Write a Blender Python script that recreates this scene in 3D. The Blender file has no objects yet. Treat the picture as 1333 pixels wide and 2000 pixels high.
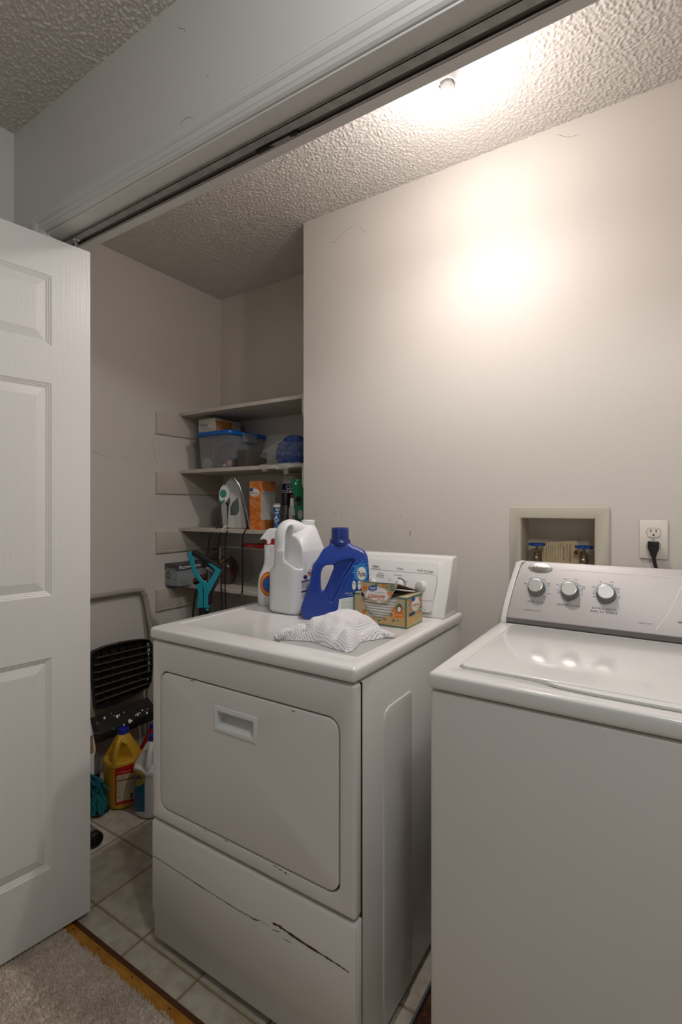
import bpy, bmesh, math, random
from mathutils import Vector, Matrix, noise
from mathutils.bvhtree import BVHTree
random.seed(7)
C = bpy.context.scene.collection
PI = math.pi
R = math.radians

# ---------------------------------------------------------------- camera
# level camera, 1.25 m above the floor, looking 32.8 degrees left of the +Y axis
F, CX, HY, H, YAW = 980.0, 666.5, 988.0, 1.25, R(32.8)
cam = bpy.data.cameras.new('camera')
cam.sensor_fit = 'VERTICAL'; cam.sensor_height = 36.0; cam.sensor_width = 24.0
cam.lens = F / 2000.0 * 36.0
cam.shift_y = -12.0 / 2000.0
cam.clip_start = 0.02
camo = bpy.data.objects.new('camera', cam); C.objects.link(camo)
camo.location = (0, 0, H); camo.rotation_euler = (R(90), 0, YAW)
bpy.context.scene.camera = camo
# ---------------------------------------------------------------- world / lights / exposure
w = bpy.data.worlds.new('world'); bpy.context.scene.world = w; w.use_nodes = True
w.node_tree.nodes['Background'].inputs[0].default_value = (0.8, 0.86, 0.95, 1)
w.node_tree.nodes['Background'].inputs[1].default_value = 0.3
def area(name, loc, target, sx, sy, power, col):
    l = bpy.data.lights.new(name, 'AREA'); l.shape = 'RECTANGLE'; l.size = sx; l.size_y = sy
    l.energy = power; l.color = col
    o = bpy.data.objects.new(name, l); C.objects.link(o); o.location = loc
    o.rotation_euler = (Vector(target) - Vector(loc)).to_track_quat('-Z', 'Y').to_euler()
    return o
BULB = Vector((-0.485, 1.274, 2.315))
BULB_POWER = 6.2
BULB_DOWN = 15.0
WINDOW_POWER = 6.0
HALL_POWER = 17.0
area('window_daylight', (1.0, -4.2, 1.55), (0.6, 1.0, 1.5), 1.5, 1.2, WINDOW_POWER, (0.95, 0.98, 1.0))
def hall_lamp(loc, power):
    l = bpy.data.lights.new('hall_light', 'POINT'); l.energy = power; l.color = (0.95, 0.98, 1.0); l.shadow_soft_size = 0.07
    o = bpy.data.objects.new('hall_light', l); C.objects.link(o); o.location = loc
hall_lamp((0.2, 0.30, 2.22), HALL_POWER)
vs = bpy.context.scene.view_settings
vs.view_transform = 'Standard'; vs.look = 'None'; vs.gamma = 1.0; vs.use_curve_mapping = False
vs.exposure = 0.27

# ---------------------------------------------------------------- projection helpers
cs, sn = math.cos(YAW), math.sin(YAW)
def ray(px, py):                       # world direction with unit forward depth
    rx = (px - CX) / F; rz = (HY - py) / F
    return Vector((cs * rx - sn, sn * rx + cs, rz))
CAM = Vector((0, 0, H))
def pt(px, py, x=None, y=None, z=None, d=None):
    r = ray(px, py)
    if x is not None: t = x / r.x
    elif y is not None: t = y / r.y
    elif z is not None: t = (z - H) / r.z
    else: t = d
    return CAM + r * t

# ---------------------------------------------------------------- materials
def lin(c):
    c = c / 255.0
    return c / 12.92 if c <= 0.04045 else ((c + 0.055) / 1.055) ** 2.4
def rgb(r, g, b): return (lin(r), lin(g), lin(b), 1)
MATS = {}
def mat(name, col, rough=0.5, metal=0.0, bump=None, mottle=None, coat=0.0, trans=0.0, alpha=1.0, ior=1.45, sss=0.0):
    if name in MATS: return MATS[name]
    m = bpy.data.materials.new(name); m.use_nodes = True
    nt = m.node_tree; b = nt.nodes['Principled BSDF']
    c = rgb(*col)
    b.inputs['Base Color'].default_value = c
    b.inputs['Roughness'].default_value = rough
    b.inputs['Metallic'].default_value = metal
    b.inputs['Coat Weight'].default_value = coat
    b.inputs['Transmission Weight'].default_value = trans
    b.inputs['Alpha'].default_value = alpha
    b.inputs['IOR'].default_value = ior
    m.diffuse_color = c
    tc = None
    if bump or mottle:
        tc = nt.nodes.new('ShaderNodeTexCoord')
    if mottle:                          # (colour2, scale, amount)
        c2, sc, lo, hi = mottle
        n = nt.nodes.new('ShaderNodeTexNoise'); n.inputs['Scale'].default_value = sc; n.inputs['Detail'].default_value = 5
        rr = nt.nodes.new('ShaderNodeValToRGB')
        rr.color_ramp.elements[0].position = lo; rr.color_ramp.elements[0].color = c
        rr.color_ramp.elements[1].position = hi; rr.color_ramp.elements[1].color = rgb(*c2)
        nt.links.new(tc.outputs['Object'], n.inputs['Vector']); nt.links.new(n.outputs['Fac'], rr.inputs['Fac'])
        nt.links.new(rr.outputs['Color'], b.inputs['Base Color'])
    if bump:                            # (scale, strength, distance)
        n = nt.nodes.new('ShaderNodeTexNoise'); n.inputs['Scale'].default_value = bump[0]; n.inputs['Detail'].default_value = 3
        if len(bump) > 3:
            mp = nt.nodes.new('ShaderNodeMapping'); mp.inputs['Scale'].default_value = bump[3]
            nt.links.new(tc.outputs['Object'], mp.inputs['Vector']); nt.links.new(mp.outputs['Vector'], n.inputs['Vector'])
        else:
            nt.links.new(tc.outputs['Object'], n.inputs['Vector'])
        bp = nt.nodes.new('ShaderNodeBump'); bp.inputs['Strength'].default_value = bump[1]; bp.inputs['Distance'].default_value = bump[2]
        nt.links.new(n.outputs['Fac'], bp.inputs['Height']); nt.links.new(bp.outputs['Normal'], b.inputs['Normal'])
    MATS[name] = m
    return m
M_WALL = mat('wall_paint', (212, 205, 197), 0.62, bump=(140, 0.12, 0.002))
M_WALLR = mat('room_wall_paint', (214, 212, 206), 0.6, bump=(140, 0.1, 0.002))
M_CEIL = mat('ceiling_texture', (216, 210, 203), 0.42, bump=(420, 0.25, 0.001))
M_TRIM = mat('trim_paint', (214, 213, 209), 0.35)
M_SHELF = mat('shelf_paint', (205, 197, 186), 0.45, mottle=((190, 180, 168), 9, 0.45, 0.75))
M_CLEAT = mat('cleat_paint', (208, 199, 187), 0.5)
M_DOOR = mat('door_paint', (226, 224, 220), 0.33, bump=(300, 0.35, 0.0012, (1, 1, 0.04)))
M_ENAMEL = mat('white_enamel', (222, 221, 218), 0.16, coat=0.3)
M_ENAMEL2 = mat('satin_enamel', (216, 214, 209), 0.28)
M_GAP = mat('dark_gap', (40, 37, 34), 0.8)
M_SCR = mat('scratch_rust', (48, 40, 36), 0.9, mottle=((110, 62, 34), 60, 0.5, 0.62))
M_SILVER = mat('silver_panel', (192, 187, 185), 0.52, 0.35, bump=(500, 0.05, 0.0006, (0.05, 1, 1)))
M_SILVERD = mat('dark_silver', (120, 118, 115), 0.35, 0.5)
M_CHROME = mat('chrome', (225, 224, 222), 0.16, 1.0)
M_BRUSH = mat('brushed_metal', (215, 213, 210), 0.28, 1.0)
M_KNOBG = mat('grey_knob', (112, 110, 107), 0.35)
M_PLW = mat('white_plastic', (226, 226, 226), 0.32)
M_PLW2 = mat('milky_plastic', (222, 222, 222), 0.36)
M_BLUE = mat('blue_plastic', (32, 62, 150), 0.24, coat=0.2)
M_BLUED = mat('blue_cap', (34, 54, 124), 0.3)
M_BLACK = mat('black_plastic', (26, 24, 24), 0.4)
M_INK = mat('ink', (45, 43, 43), 0.7)
M_INKG = mat('grey_ink', (110, 108, 106), 0.7)
M_WHITEINK = mat('white_ink', (236, 234, 230), 0.6)
M_OR = mat('orange_print', (228, 122, 28), 0.55)
M_ORB = mat('orange_box', (226, 148, 82), 0.6, mottle=((218, 112, 36), 45, 0.5, 0.54))
M_ORP = mat('orange_plain', (212, 128, 66), 0.6)
M_RED = mat('red_print', (200, 30, 22), 0.5)
M_REDP = mat('red_plastic', (170, 16, 16), 0.3)
M_YEL = mat('yellow_plastic', (206, 160, 44), 0.34)
M_TEAL = mat('teal_plastic', (22, 150, 166), 0.3)
M_TEALY = mat('teal_yarn', (22, 104, 106), 0.9)
M_BLUEL = mat('blue_label', (20, 100, 140), 0.4)
M_PURP = mat('purple_ink', (60, 50, 110), 0.6)
M_GREEN = mat('green_card', (20, 128, 82), 0.5)
M_SAGE = mat('sage_border', (104, 126, 104), 0.6)
M_KRAFT = mat('tan_print', (184, 170, 136), 0.6, mottle=((206, 164, 104), 14, 0.5, 0.62))
M_CARD = mat('cardboard', (122, 96, 76), 0.8)
M_WCARD = mat('white_card', (196, 190, 180), 0.6)
M_BROWN = mat('brown_glaze', (70, 34, 16), 0.1, coat=0.6)
M_TAN = mat('tan_glaze', (150, 112, 66), 0.3)
M_GREY = mat('grey_plastic', (112, 111, 110), 0.35)
M_LGREY = mat('light_grey_plastic', (188, 186, 180), 0.35)
M_DKG = mat('dark_green_grey', (52, 66, 64), 0.2)
M_IGREEN = mat('green_button', (60, 138, 120), 0.4)
M_BOXG = mat('silver_blue_card', (150, 158, 160), 0.4)
M_BOXD = mat('dark_grey_card', (84, 82, 82), 0.5)
M_BEIGE = mat('beige_plastic', (190, 184, 168), 0.5)
M_BEIGED = mat('beige_liner', (196, 186, 168), 0.5)
M_BRASS = mat('tarnished_brass', (128, 112, 90), 0.4, 0.8)
M_BLUEH = mat('blue_handle', (24, 70, 150), 0.4)
M_TAG = mat('manila_tag', (214, 194, 158), 0.8, mottle=((196, 170, 130), 30, 0.5, 0.75))
M_COPPER = mat('copper_eyelet', (176, 84, 40), 0.5)
M_OUTLET = mat('outlet_plastic', (226, 219, 208), 0.35)
M_TRACK = mat('zinc_track', (150, 149, 145), 0.5, 0.3, mottle=((168, 167, 163), 40, 0.4, 0.7))
M_SPRING = mat('dark_steel', (60, 58, 54), 0.45, 0.8)
M_GOLD = mat('amber_strip', (184, 128, 40), 0.42, 0.1, mottle=((160, 106, 30), 30, 0.4, 0.7))
M_DKBROWN = mat('dark_brown', (84, 48, 22), 0.7)
M_TILE = mat('vinyl_tile', (198, 191, 176), 0.38, mottle=((174, 164, 146), 26, 0.4, 0.7), bump=(60, 0.06, 0.001))
M_JOINT = mat('vinyl_joint', (184, 170, 148), 0.45, mottle=((168, 150, 126), 70, 0.4, 0.7))
M_CARPET = mat('carpet_pile', (222, 208, 194), 0.95, mottle=((196, 180, 165), 6, 0.4, 0.7))
M_RUST = mat('rusted_metal', (96, 52, 32), 0.85, mottle=((60, 36, 26), 90, 0.4, 0.6))
M_PANRIM = mat('pan_rim', (120, 126, 132), 0.4, 0.5)
M_STOOLT = mat('almond_tube', (168, 160, 148), 0.4, mottle=((130, 96, 74), 28, 0.64, 0.7))
M_STOOLB = mat('black_stool_plastic', (24, 21, 20), 0.42, mottle=((44, 40, 38), 30, 0.4, 0.7))
M_DUST = mat('dusty_black', (78, 72, 68), 0.8)
M_CLOTHB = mat('blue_cloth', (44, 70, 130), 0.6, mottle=((96, 122, 176), 60, 0.55, 0.7))
M_PEACH = mat('peach', (220, 140, 110), 0.5)
M_DARKMIX = mat('dark_clutter', (50, 50, 58), 0.6, mottle=((104, 50, 46), 16, 0.56, 0.6))
M_LID = mat('blue_lid', (16, 92, 176), 0.28)
def clear_mat(name, tint, amount, rough=0.1, edge=0.6):
    m = bpy.data.materials.new(name); m.use_nodes = True; nt = m.node_tree
    b = nt.nodes['Principled BSDF']; b.inputs['Base Color'].default_value = rgb(*tint); b.inputs['Roughness'].default_value = rough
    t = nt.nodes.new('ShaderNodeBsdfTransparent'); t.inputs[0].default_value = (0.96, 0.96, 0.96, 1)
    mx = nt.nodes.new('ShaderNodeMixShader')
    lw = nt.nodes.new('ShaderNodeLayerWeight'); lw.inputs['Blend'].default_value = 0.25
    ad = nt.nodes.new('ShaderNodeMath'); ad.operation = 'MULTIPLY_ADD'; ad.inputs[1].default_value = edge; ad.inputs[2].default_value = amount; ad.use_clamp = True
    nt.links.new(lw.outputs['Facing'], ad.inputs[0]); nt.links.new(ad.outputs[0], mx.inputs[0])
    nt.links.new(t.outputs[0], mx.inputs[1]); nt.links.new(b.outputs[0], mx.inputs[2])
    nt.links.new(mx.outputs[0], nt.nodes['Material Output'].inputs['Surface'])
    m.diffuse_color = rgb(*tint)
    return m
M_BIN = clear_mat('clear_bin_plastic', (186, 188, 190), 0.16, 0.2)
M_SMOKE = clear_mat('smoked_plastic', (92, 86, 78), 0.45, 0.15)
M_FILM = clear_mat('plastic_film', (215, 215, 215), 0.05, 0.07, 0.45)
_nt = M_FILM.node_tree; _n = _nt.nodes.new('ShaderNodeTexNoise'); _n.inputs['Scale'].default_value = 38; _n.inputs['Detail'].default_value = 2
_tc = _nt.nodes.new('ShaderNodeTexCoord'); _bp = _nt.nodes.new('ShaderNodeBump'); _bp.inputs['Strength'].default_value = 1.0; _bp.inputs['Distance'].default_value = 0.012
_nt.links.new(_tc.outputs['Object'], _n.inputs['Vector']); _nt.links.new(_n.outputs['Fac'], _bp.inputs['Height']); _nt.links.new(_bp.outputs[0], _nt.nodes['Principled BSDF'].inputs['Normal'])
_nt.links.new(_bp.outputs[0], [q for q in _nt.nodes if q.type == 'LAYER_WEIGHT'][0].inputs['Normal'])
M_ACRY = clear_mat('clear_acrylic', (190, 190, 186), 0.0, 0.05, 0.25)
# light bulb
M_BULB = bpy.data.materials.new('glowing_bulb'); M_BULB.use_nodes = True
_b = M_BULB.node_tree.nodes['Principled BSDF']; _b.inputs['Emission Color'].default_value = (1, 0.93, 0.88, 1); _b.inputs['Emission Strength'].default_value = 25
# mesh laundry bag: woven net with holes
M_NET = bpy.data.materials.new('white_net'); M_NET.use_nodes = True
nt = M_NET.node_tree; _b = nt.nodes['Principled BSDF']; _b.inputs['Base Color'].default_value = rgb(226, 224, 226); _b.inputs['Roughness'].default_value = 0.8
_tc = nt.nodes.new('ShaderNodeTexCoord'); _mp = nt.nodes.new('ShaderNodeMapping'); _mp.inputs['Rotation'].default_value = (0, 0, R(18))
_w = nt.nodes.new('ShaderNodeTexWave'); _w.inputs['Scale'].default_value = 75; _w.bands_direction = 'Y'; _w.inputs['Distortion'].default_value = 0.6; _w.inputs['Detail'].default_value = 1
_w2 = nt.nodes.new('ShaderNodeTexWave'); _w2.inputs['Scale'].default_value = 95; _w2.bands_direction = 'X'
nt.links.new(_tc.outputs['Object'], _mp.inputs[0]); nt.links.new(_mp.outputs[0], _w.inputs[0]); nt.links.new(_mp.outputs[0], _w2.inputs[0])
_mu = nt.nodes.new('ShaderNodeMath'); _mu.operation = 'MULTIPLY'; nt.links.new(_w.outputs['Fac'], _mu.inputs[0]); nt.links.new(_w2.outputs['Fac'], _mu.inputs[1])
_gt = nt.nodes.new('ShaderNodeMath'); _gt.operation = 'LESS_THAN'; _gt.inputs[1].default_value = 0.62; nt.links.new(_mu.outputs[0], _gt.inputs[0])
nt.links.new(_gt.outputs[0], _b.inputs['Alpha'])
_bp = nt.nodes.new('ShaderNodeBump'); _bp.inputs['Strength'].default_value = 0.35; _bp.inputs['Distance'].default_value = 0.001; _bp.invert = True
nt.links.new(_mu.outputs[0], _bp.inputs['Height']); nt.links.new(_bp.outputs[0], _b.inputs['Normal'])

# ---------------------------------------------------------------- object helpers
def props(o, label=None, cat=None, group=None, kind=None):
    if label: o['label'] = label
    if cat: o['category'] = cat
    if group: o['group'] = group
    if kind: o['kind'] = kind
    return o
ORG = {}
def thing(name, label, cat, loc, group=None):
    o = bpy.data.objects.new(name, None); o.empty_display_size = 0.03
    C.objects.link(o); o.location = loc; ORG[o.name] = Vector(loc)
    return props(o, label, cat, group)
def rootof(o):
    while o.parent: o = o.parent
    return o
def mk(name, src, m, parent=None, smooth=True, label=None, ang=35):
    """link geometry given in world coordinates as one object"""
    if isinstance(src, bmesh.types.BMesh):
        me = bpy.data.meshes.new(name); src.to_mesh(me); src.free()
    else: me = src; me.name = name
    if parent is not None:
        off = ORG[rootof(parent).name]
    else:
        vs_ = me.vertices
        xs = [v.co.x for v in vs_]; ys = [v.co.y for v in vs_]; zs = [v.co.z for v in vs_]
        off = Vector(((min(xs) + max(xs)) / 2, (min(ys) + max(ys)) / 2, min(zs)))
    me.transform(Matrix.Translation(-off))
    me.materials.clear(); me.materials.append(m)
    if smooth:
        me.shade_smooth(); me.set_sharp_from_angle(angle=R(ang))
    o = bpy.data.objects.new(name, me); C.objects.link(o)
    if parent is not None: o.parent = parent
    else: o.location = off; ORG[o.name] = off
    if label: o['label'] = label
    return o
def struct(name, bm, m, parent=None, smooth=False):
    o = mk(name, bm, m, parent, smooth)
    if parent is None: o['kind'] = 'structure'
    return o
def box(bm, x0, x1, y0, y1, z0, z1, bev=0, seg=2):
    r = bmesh.ops.create_cube(bm, size=1)
    vs_ = r['verts']
    for v in vs_:
        v.co = Vector(((x0 + x1) / 2 + v.co.x * (x1 - x0), (y0 + y1) / 2 + v.co.y * (y1 - y0), (z0 + z1) / 2 + v.co.z * (z1 - z0)))
    if bev:
        es = list({e for v in vs_ for e in v.link_edges})
        bmesh.ops.bevel(bm, geom=es, offset=bev, segments=seg, affect='EDGES', profile=0.5)
    return vs_
def nb(): return bmesh.new()
def bx(*a, **k):
    bm = nb(); box(bm, *a, **k); return bm
def bevel_all(bm, wd, seg=2, ang=30):
    es = [e for e in bm.edges if len(e.link_faces) == 2 and e.calc_face_angle(0) > R(ang)]
    bmesh.ops.bevel(bm, geom=es, offset=wd, segments=seg, affect='EDGES', profile=0.5)
    return bm
def prism(bm, pts, vec):
    """closed polygon of world points extruded by vec"""
    a = [bm.verts.new(p) for p in pts]; b = [bm.verts.new(Vector(p) + Vector(vec)) for p in pts]
    n = len(pts)
    bm.faces.new(a); bm.faces.new(b[::-1])
    for i in range(n):
        bm.faces.new((a[i], b[i], b[(i + 1) % n], a[(i + 1) % n]))
    bmesh.ops.recalc_face_normals(bm, faces=bm.faces[:])
    return bm
def loft(bm, rings, cap=True):
    rr = [[bm.verts.new(p) for p in ring] for ring in rings]
    n = len(rr[0])
    for a, b in zip(rr, rr[1:]):
        for i in range(n):
            bm.faces.new((a[i], a[(i + 1) % n], b[(i + 1) % n], b[i]))
    if cap:
        bm.faces.new(rr[0][::-1]); bm.faces.new(rr[-1])
    bmesh.ops.recalc_face_normals(bm, faces=bm.faces[:])
    return bm
def sup(cx, cy, z, rx, ry, n=2.0, seg=36, rot=0.0):
    out = []
    for i in range(seg):
        a = 2 * PI * i / seg
        c, s = math.cos(a), math.sin(a)
        x = rx * math.copysign(abs(c) ** (2 / n), c); y = ry * math.copysign(abs(s) ** (2 / n), s)
        out.append(Vector((cx + x * math.cos(rot) - y * math.sin(rot), cy + x * math.sin(rot) + y * math.cos(rot), z)))
    return out
def frame_of(axis):
    axis = Vector(axis).normalized()
    u = axis.cross(Vector((0, 0, 1)))
    if u.length < 1e-4: u = Vector((1, 0, 0))
    u.normalize(); v = axis.cross(u).normalized()
    return axis, u, v
def lathe(bm, base, axis, prof, seg=24, wave=None):
    """prof: list of (r, h) along axis"""
    ax, u, v = frame_of(axis); base = Vector(base)
    rings = []
    for r, h in prof:
        ring = []
        for i in range(seg):
            a = 2 * PI * i / seg
            q = r * (1 + (wave[1] * math.cos(wave[0] * a) if wave else 0))
            ring.append(base + ax * h + (u * math.cos(a) + v * math.sin(a)) * max(q, 1e-5))
        rings.append(ring)
    return loft(bm, rings)
def cat(pts, n=6):
    """catmull-rom resample"""
    P = [Vector(p) for p in pts]; P = [P[0] * 2 - P[1]] + P + [P[-1] * 2 - P[-2]]
    out = []
    for i in range(1, len(P) - 2):
        for k in range(n):
            t = k / n; a, b, c, d = P[i - 1], P[i], P[i + 1], P[i + 2]
            out.append(0.5 * ((2 * b) + (c - a) * t + (2 * a - 5 * b + 4 * c - d) * t * t + (3 * b - a - 3 * c + d) * t ** 3))
    out.append(P[-2]); return out
def tube(bm, pts, r, seg=8, smooth=0, flat=1.0):
    P = cat(pts, smooth) if smooth else [Vector(p) for p in pts]
    rad = r if callable(r) else (lambda t: r)
    T0 = (P[1] - P[0]).normalized(); _, u, v = frame_of(T0)
    rings = []
    for i, p in enumerate(P):
        T = (P[min(i + 1, len(P) - 1)] - P[max(i - 1, 0)]).normalized()
        u = (u - T * u.dot(T)).normalized(); v = T.cross(u)
        q = rad(i / (len(P) - 1))
        rings.append([p + (u * math.cos(2 * PI * k / seg) + v * flat * math.sin(2 * PI * k / seg)) * q for k in range(seg)])
    return loft(bm, rings)
def pxpoly(poly, **k): return [pt(a, b, **k) for a, b in poly]
def traced(poly, d, th, taper=None):
    """silhouette on the plane at depth d, real size, thickness th (constant-depth plane)"""
    bm = nb(); pts = [pt(a, b, d=d) for a, b in poly]; f = Vector((-sn, cs, 0))
    return prism(bm, [p - f * th / 2 for p in pts], f * th)
def cutter(poly, d0, d1, d1s=None):
    bm = nb()
    a = [bm.verts.new(pt(x, y, d=d0)) for x, y in poly]; b = [bm.verts.new(pt(x, y, d=(d1s[i] if d1s else d1))) for i, (x, y) in enumerate(poly)]
    n = len(a); bm.faces.new(a); bm.faces.new(b[::-1])
    for i in range(n): bm.faces.new((a[i], b[i], b[(i + 1) % n], a[(i + 1) % n]))
    bmesh.ops.recalc_face_normals(bm, faces=bm.faces[:]); return bm
def tmpobj(src):
    if isinstance(src, bmesh.types.BMesh):
        me = bpy.data.meshes.new('t'); src.to_mesh(me); src.free()
    else: me = src
    o = bpy.data.objects.new('t', me); C.objects.link(o); return o
def ops(src, cuts=(), voxel=None, smooth=0, adds=(), bevel=None, fac=0.5):
    o = tmpobj(src); tm = []
    for c in adds:
        t = tmpobj(c); tm.append(t); m = o.modifiers.new('b', 'BOOLEAN'); m.operation = 'UNION'; m.object = t; m.solver = 'EXACT'
    for c in cuts:
        t = tmpobj(c); tm.append(t); m = o.modifiers.new('b', 'BOOLEAN'); m.operation = 'DIFFERENCE'; m.object = t; m.solver = 'EXACT'
    if voxel:
        m = o.modifiers.new('r', 'REMESH'); m.mode = 'VOXEL'; m.voxel_size = voxel; m.adaptivity = 0
    if bevel:
        m = o.modifiers.new('v', 'BEVEL'); m.width = bevel; m.segments = 2; m.limit_method = 'ANGLE'; m.angle_limit = R(30)
    if smooth:
        m = o.modifiers.new('s', 'SMOOTH'); m.factor = fac; m.iterations = smooth
    dg = bpy.context.evaluated_depsgraph_get(); dg.update()
    me = bpy.data.meshes.new_from_object(o.evaluated_get(dg))
    for t in tm + [o]:
        dm = t.data; bpy.data.objects.remove(t); bpy.data.meshes.remove(dm)
    return me
def bvh(*objs):
    V, P = [], []
    for o in objs:
        off = ORG[rootof(o).name]; n = len(V)
        V += [v.co + off for v in o.data.vertices]
        P += [tuple(n + i for i in p.vertices) for p in o.data.polygons]
    return BVHTree.FromPolygons(V, P)
def wrapped(verts2, faces, quad, tree, off=0.0006):
    """flat print: unit-square shape laid onto the surface seen through the given quad"""
    bl, br, tr, tl = quad
    bm = nb(); vv = []
    for u, v in verts2:
        px = (1 - u) * (1 - v) * bl[0] + u * (1 - v) * br[0] + u * v * tr[0] + (1 - u) * v * tl[0]
        py = (1 - u) * (1 - v) * bl[1] + u * (1 - v) * br[1] + u * v * tr[1] + (1 - u) * v * tl[1]
        r = ray(px, py); dr = r.normalized()
        h, nrm, i, dist = tree.ray_cast(CAM, dr, 6)
        if h is None:
            vv.append(None); continue
        if nrm.dot(dr) > 0: nrm = -nrm
        vv.append(bm.verts.new(h + nrm * off))
    for f in faces:
        q = [vv[i] for i in f]
        if None in q: continue
        mz = [(a.co - b.co).length for a, b in zip(q, q[1:] + q[:1])]
        if max(mz) > 0.12: continue
        try: bm.faces.new(q)
        except ValueError: pass
    return bm
def sq(n=6, m=6):
    V = [(i / n, j / m) for j in range(m + 1) for i in range(n + 1)]
    Fc = [(j * (n + 1) + i, j * (n + 1) + i + 1, (j + 1) * (n + 1) + i + 1, (j + 1) * (n + 1) + i) for j in range(m) for i in range(n)]
    return V, Fc
def disc(n=28, rings=3, a0=0, a1=2 * PI, inner=0.0):
    V, Fc = [], []
    for k in range(rings + 1):
        rr = inner + (1 - inner) * k / rings
        for i in range(n + 1):
            a = a0 + (a1 - a0) * i / n
            V.append((0.5 + 0.5 * rr * math.cos(a), 0.5 + 0.5 * rr * math.sin(a)))
    for k in range(rings):
        for i in range(n):
            p = k * (n + 1) + i; Fc.append((p, p + 1, p + n + 2, p + n + 1))
    return V, Fc
FONT = {}
def textshape(s, bold=0.0, shear=0.0, spacing=1.0):
    key = (s, bold, shear, spacing)
    if key in FONT: return FONT[key]
    cu = bpy.data.curves.new('t', 'FONT'); cu.body = s; cu.offset = bold; cu.shear = shear; cu.resolution_u = 3
    cu.space_character = spacing; cu.fill_mode = 'FRONT'
    o = bpy.data.objects.new('t', cu); C.objects.link(o)
    dg = bpy.context.evaluated_depsgraph_get(); me = bpy.data.meshes.new_from_object(o.evaluated_get(dg))
    bpy.data.objects.remove(o); bpy.data.curves.remove(cu)
    xs = [v.co.x for v in me.vertices]; ys = [v.co.y for v in me.vertices]
    x0, x1, y0, y1 = min(xs), max(xs), min(ys), max(ys)
    V = [((v.co.x - x0) / (x1 - x0), (v.co.y - y0) / (y1 - y0)) for v in me.vertices]
    Fc = [tuple(p.vertices) for p in me.polygons]
    bpy.data.meshes.remove(me); FONT[key] = (V, Fc); return V, Fc
def rq(x0, y0, x1, y1, s=0.0):          # quad of pixels: left-bottom .. ; s = pixel drop per pixel to the right
    dy = s * (x1 - x0)
    return ((x0, y1), (x1, y1 + dy), (x1, y0 + dy), (x0, y0))
def write(s, quad, tree, m, parent, off=0.0008, name='lettering', **k):
    V, Fc = textshape(s, **k)
    return mk(name, wrapped(V, Fc, quad, tree, off), m, parent, False)
def patch(name, quad, tree, m, parent, off=0.0005, shape=None, label=None):
    V, Fc = shape or sq()
    return mk(name, wrapped(V, Fc, quad, tree, off), m, parent, False, label)

# ================================================================= SETTING
CE = 2.445
BX, BY = -1.279, 1.693               # corner where the deeper alcove begins
def popcorn(name, x0, x1, y0, y1, step, z):
    nx = int((x1 - x0) / step); ny = int((y1 - y0) / step)
    V, Fc = [], []
    for j in range(ny + 1):
        for i in range(nx + 1):
            x = x0 + (x1 - x0) * i / nx; y = y0 + (y1 - y0) * j / ny
            p = Vector((x * 150, y * 150, 0))
            n1 = noise.noise(p + Vector((0, 0, 3.1)) + noise.noise_vector(p * 0.6) * 0.5)
            n2 = noise.noise(p * 1.9)
            h = max(0.0, min(1.0, (n1 + 0.35 * n2 + 0.0) * 3.8)) * 0.0030
            e = min(i, nx - i, j, ny - j)
            V.append((x, y, z - (h if e > 0 else 0)))
    for j in range(ny):
        for i in range(nx):
            a = j * (nx + 1) + i; Fc.append((a, a + nx + 1, a + nx + 2, a + 1))
    me = bpy.data.meshes.new(name); me.from_pydata(V, [], Fc)
    return me
bm = nb(); box(bm, -2.28, 0.6, 0.85, 2.2, CE + 0.012, CE + 0.1)
box(bm, -1.9, 3.7, -4.5, 0.86, CE + 0.012, CE + 0.1)
ceil = struct('ceiling', bm, M_CEIL)
cl = mk('ceiling_texture', popcorn('c', -2.20, 0.38, 0.86, 2.10, 0.0029, CE), M_CEIL, ceil, True, ang=180)
cl['kind'] = 'stuff'
cl2 = mk('ceiling_texture', popcorn('c', -1.80, -0.3, 0.35, 0.82, 0.0029, CE), M_CEIL, ceil, True, ang=180)
cl2['kind'] = 'stuff'
struct('ceiling', bx(-1.8, 3.6, -4.4, 0.352, CE, CE + 0.012), M_CEIL)
struct('ceiling', bx(-0.31, 3.6, 0.1, 0.8, CE, CE + 0.012), M_CEIL)
# back wall with the recess for the water box
RX0, RX1, RZ0, RZ1, RD = -0.392, -0.175, 1.0, 1.211, 0.10
bm = nb()
box(bm, BX, RX0, BY, 2.165, 0, CE + 0.02); box(bm, RX1, 0.46, BY, 2.165, 0, CE + 0.02)
box(bm, RX0, RX1, BY, 2.165, 0, RZ0); box(bm, RX0, RX1, BY, 2.165, RZ1, CE + 0.02)
box(bm, RX0, RX1, BY + RD + 0.004, 2.165, RZ0, RZ1)
wall_back = struct('wall_back', bm, M_WALL)
wall_alc = struct('wall_alcove', bx(-2.263, BX, 2.068, 2.165, 0, CE + 0.02), M_WALL)
wall_left = struct('wall_left', bx(-2.263, -2.163, 0.9, 2.068, 0, CE + 0.02), M_WALL)
struct('wall_right', bx(0.36, 0.46, 0.9, BY, 0, CE + 0.02), M_WALL)
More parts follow.
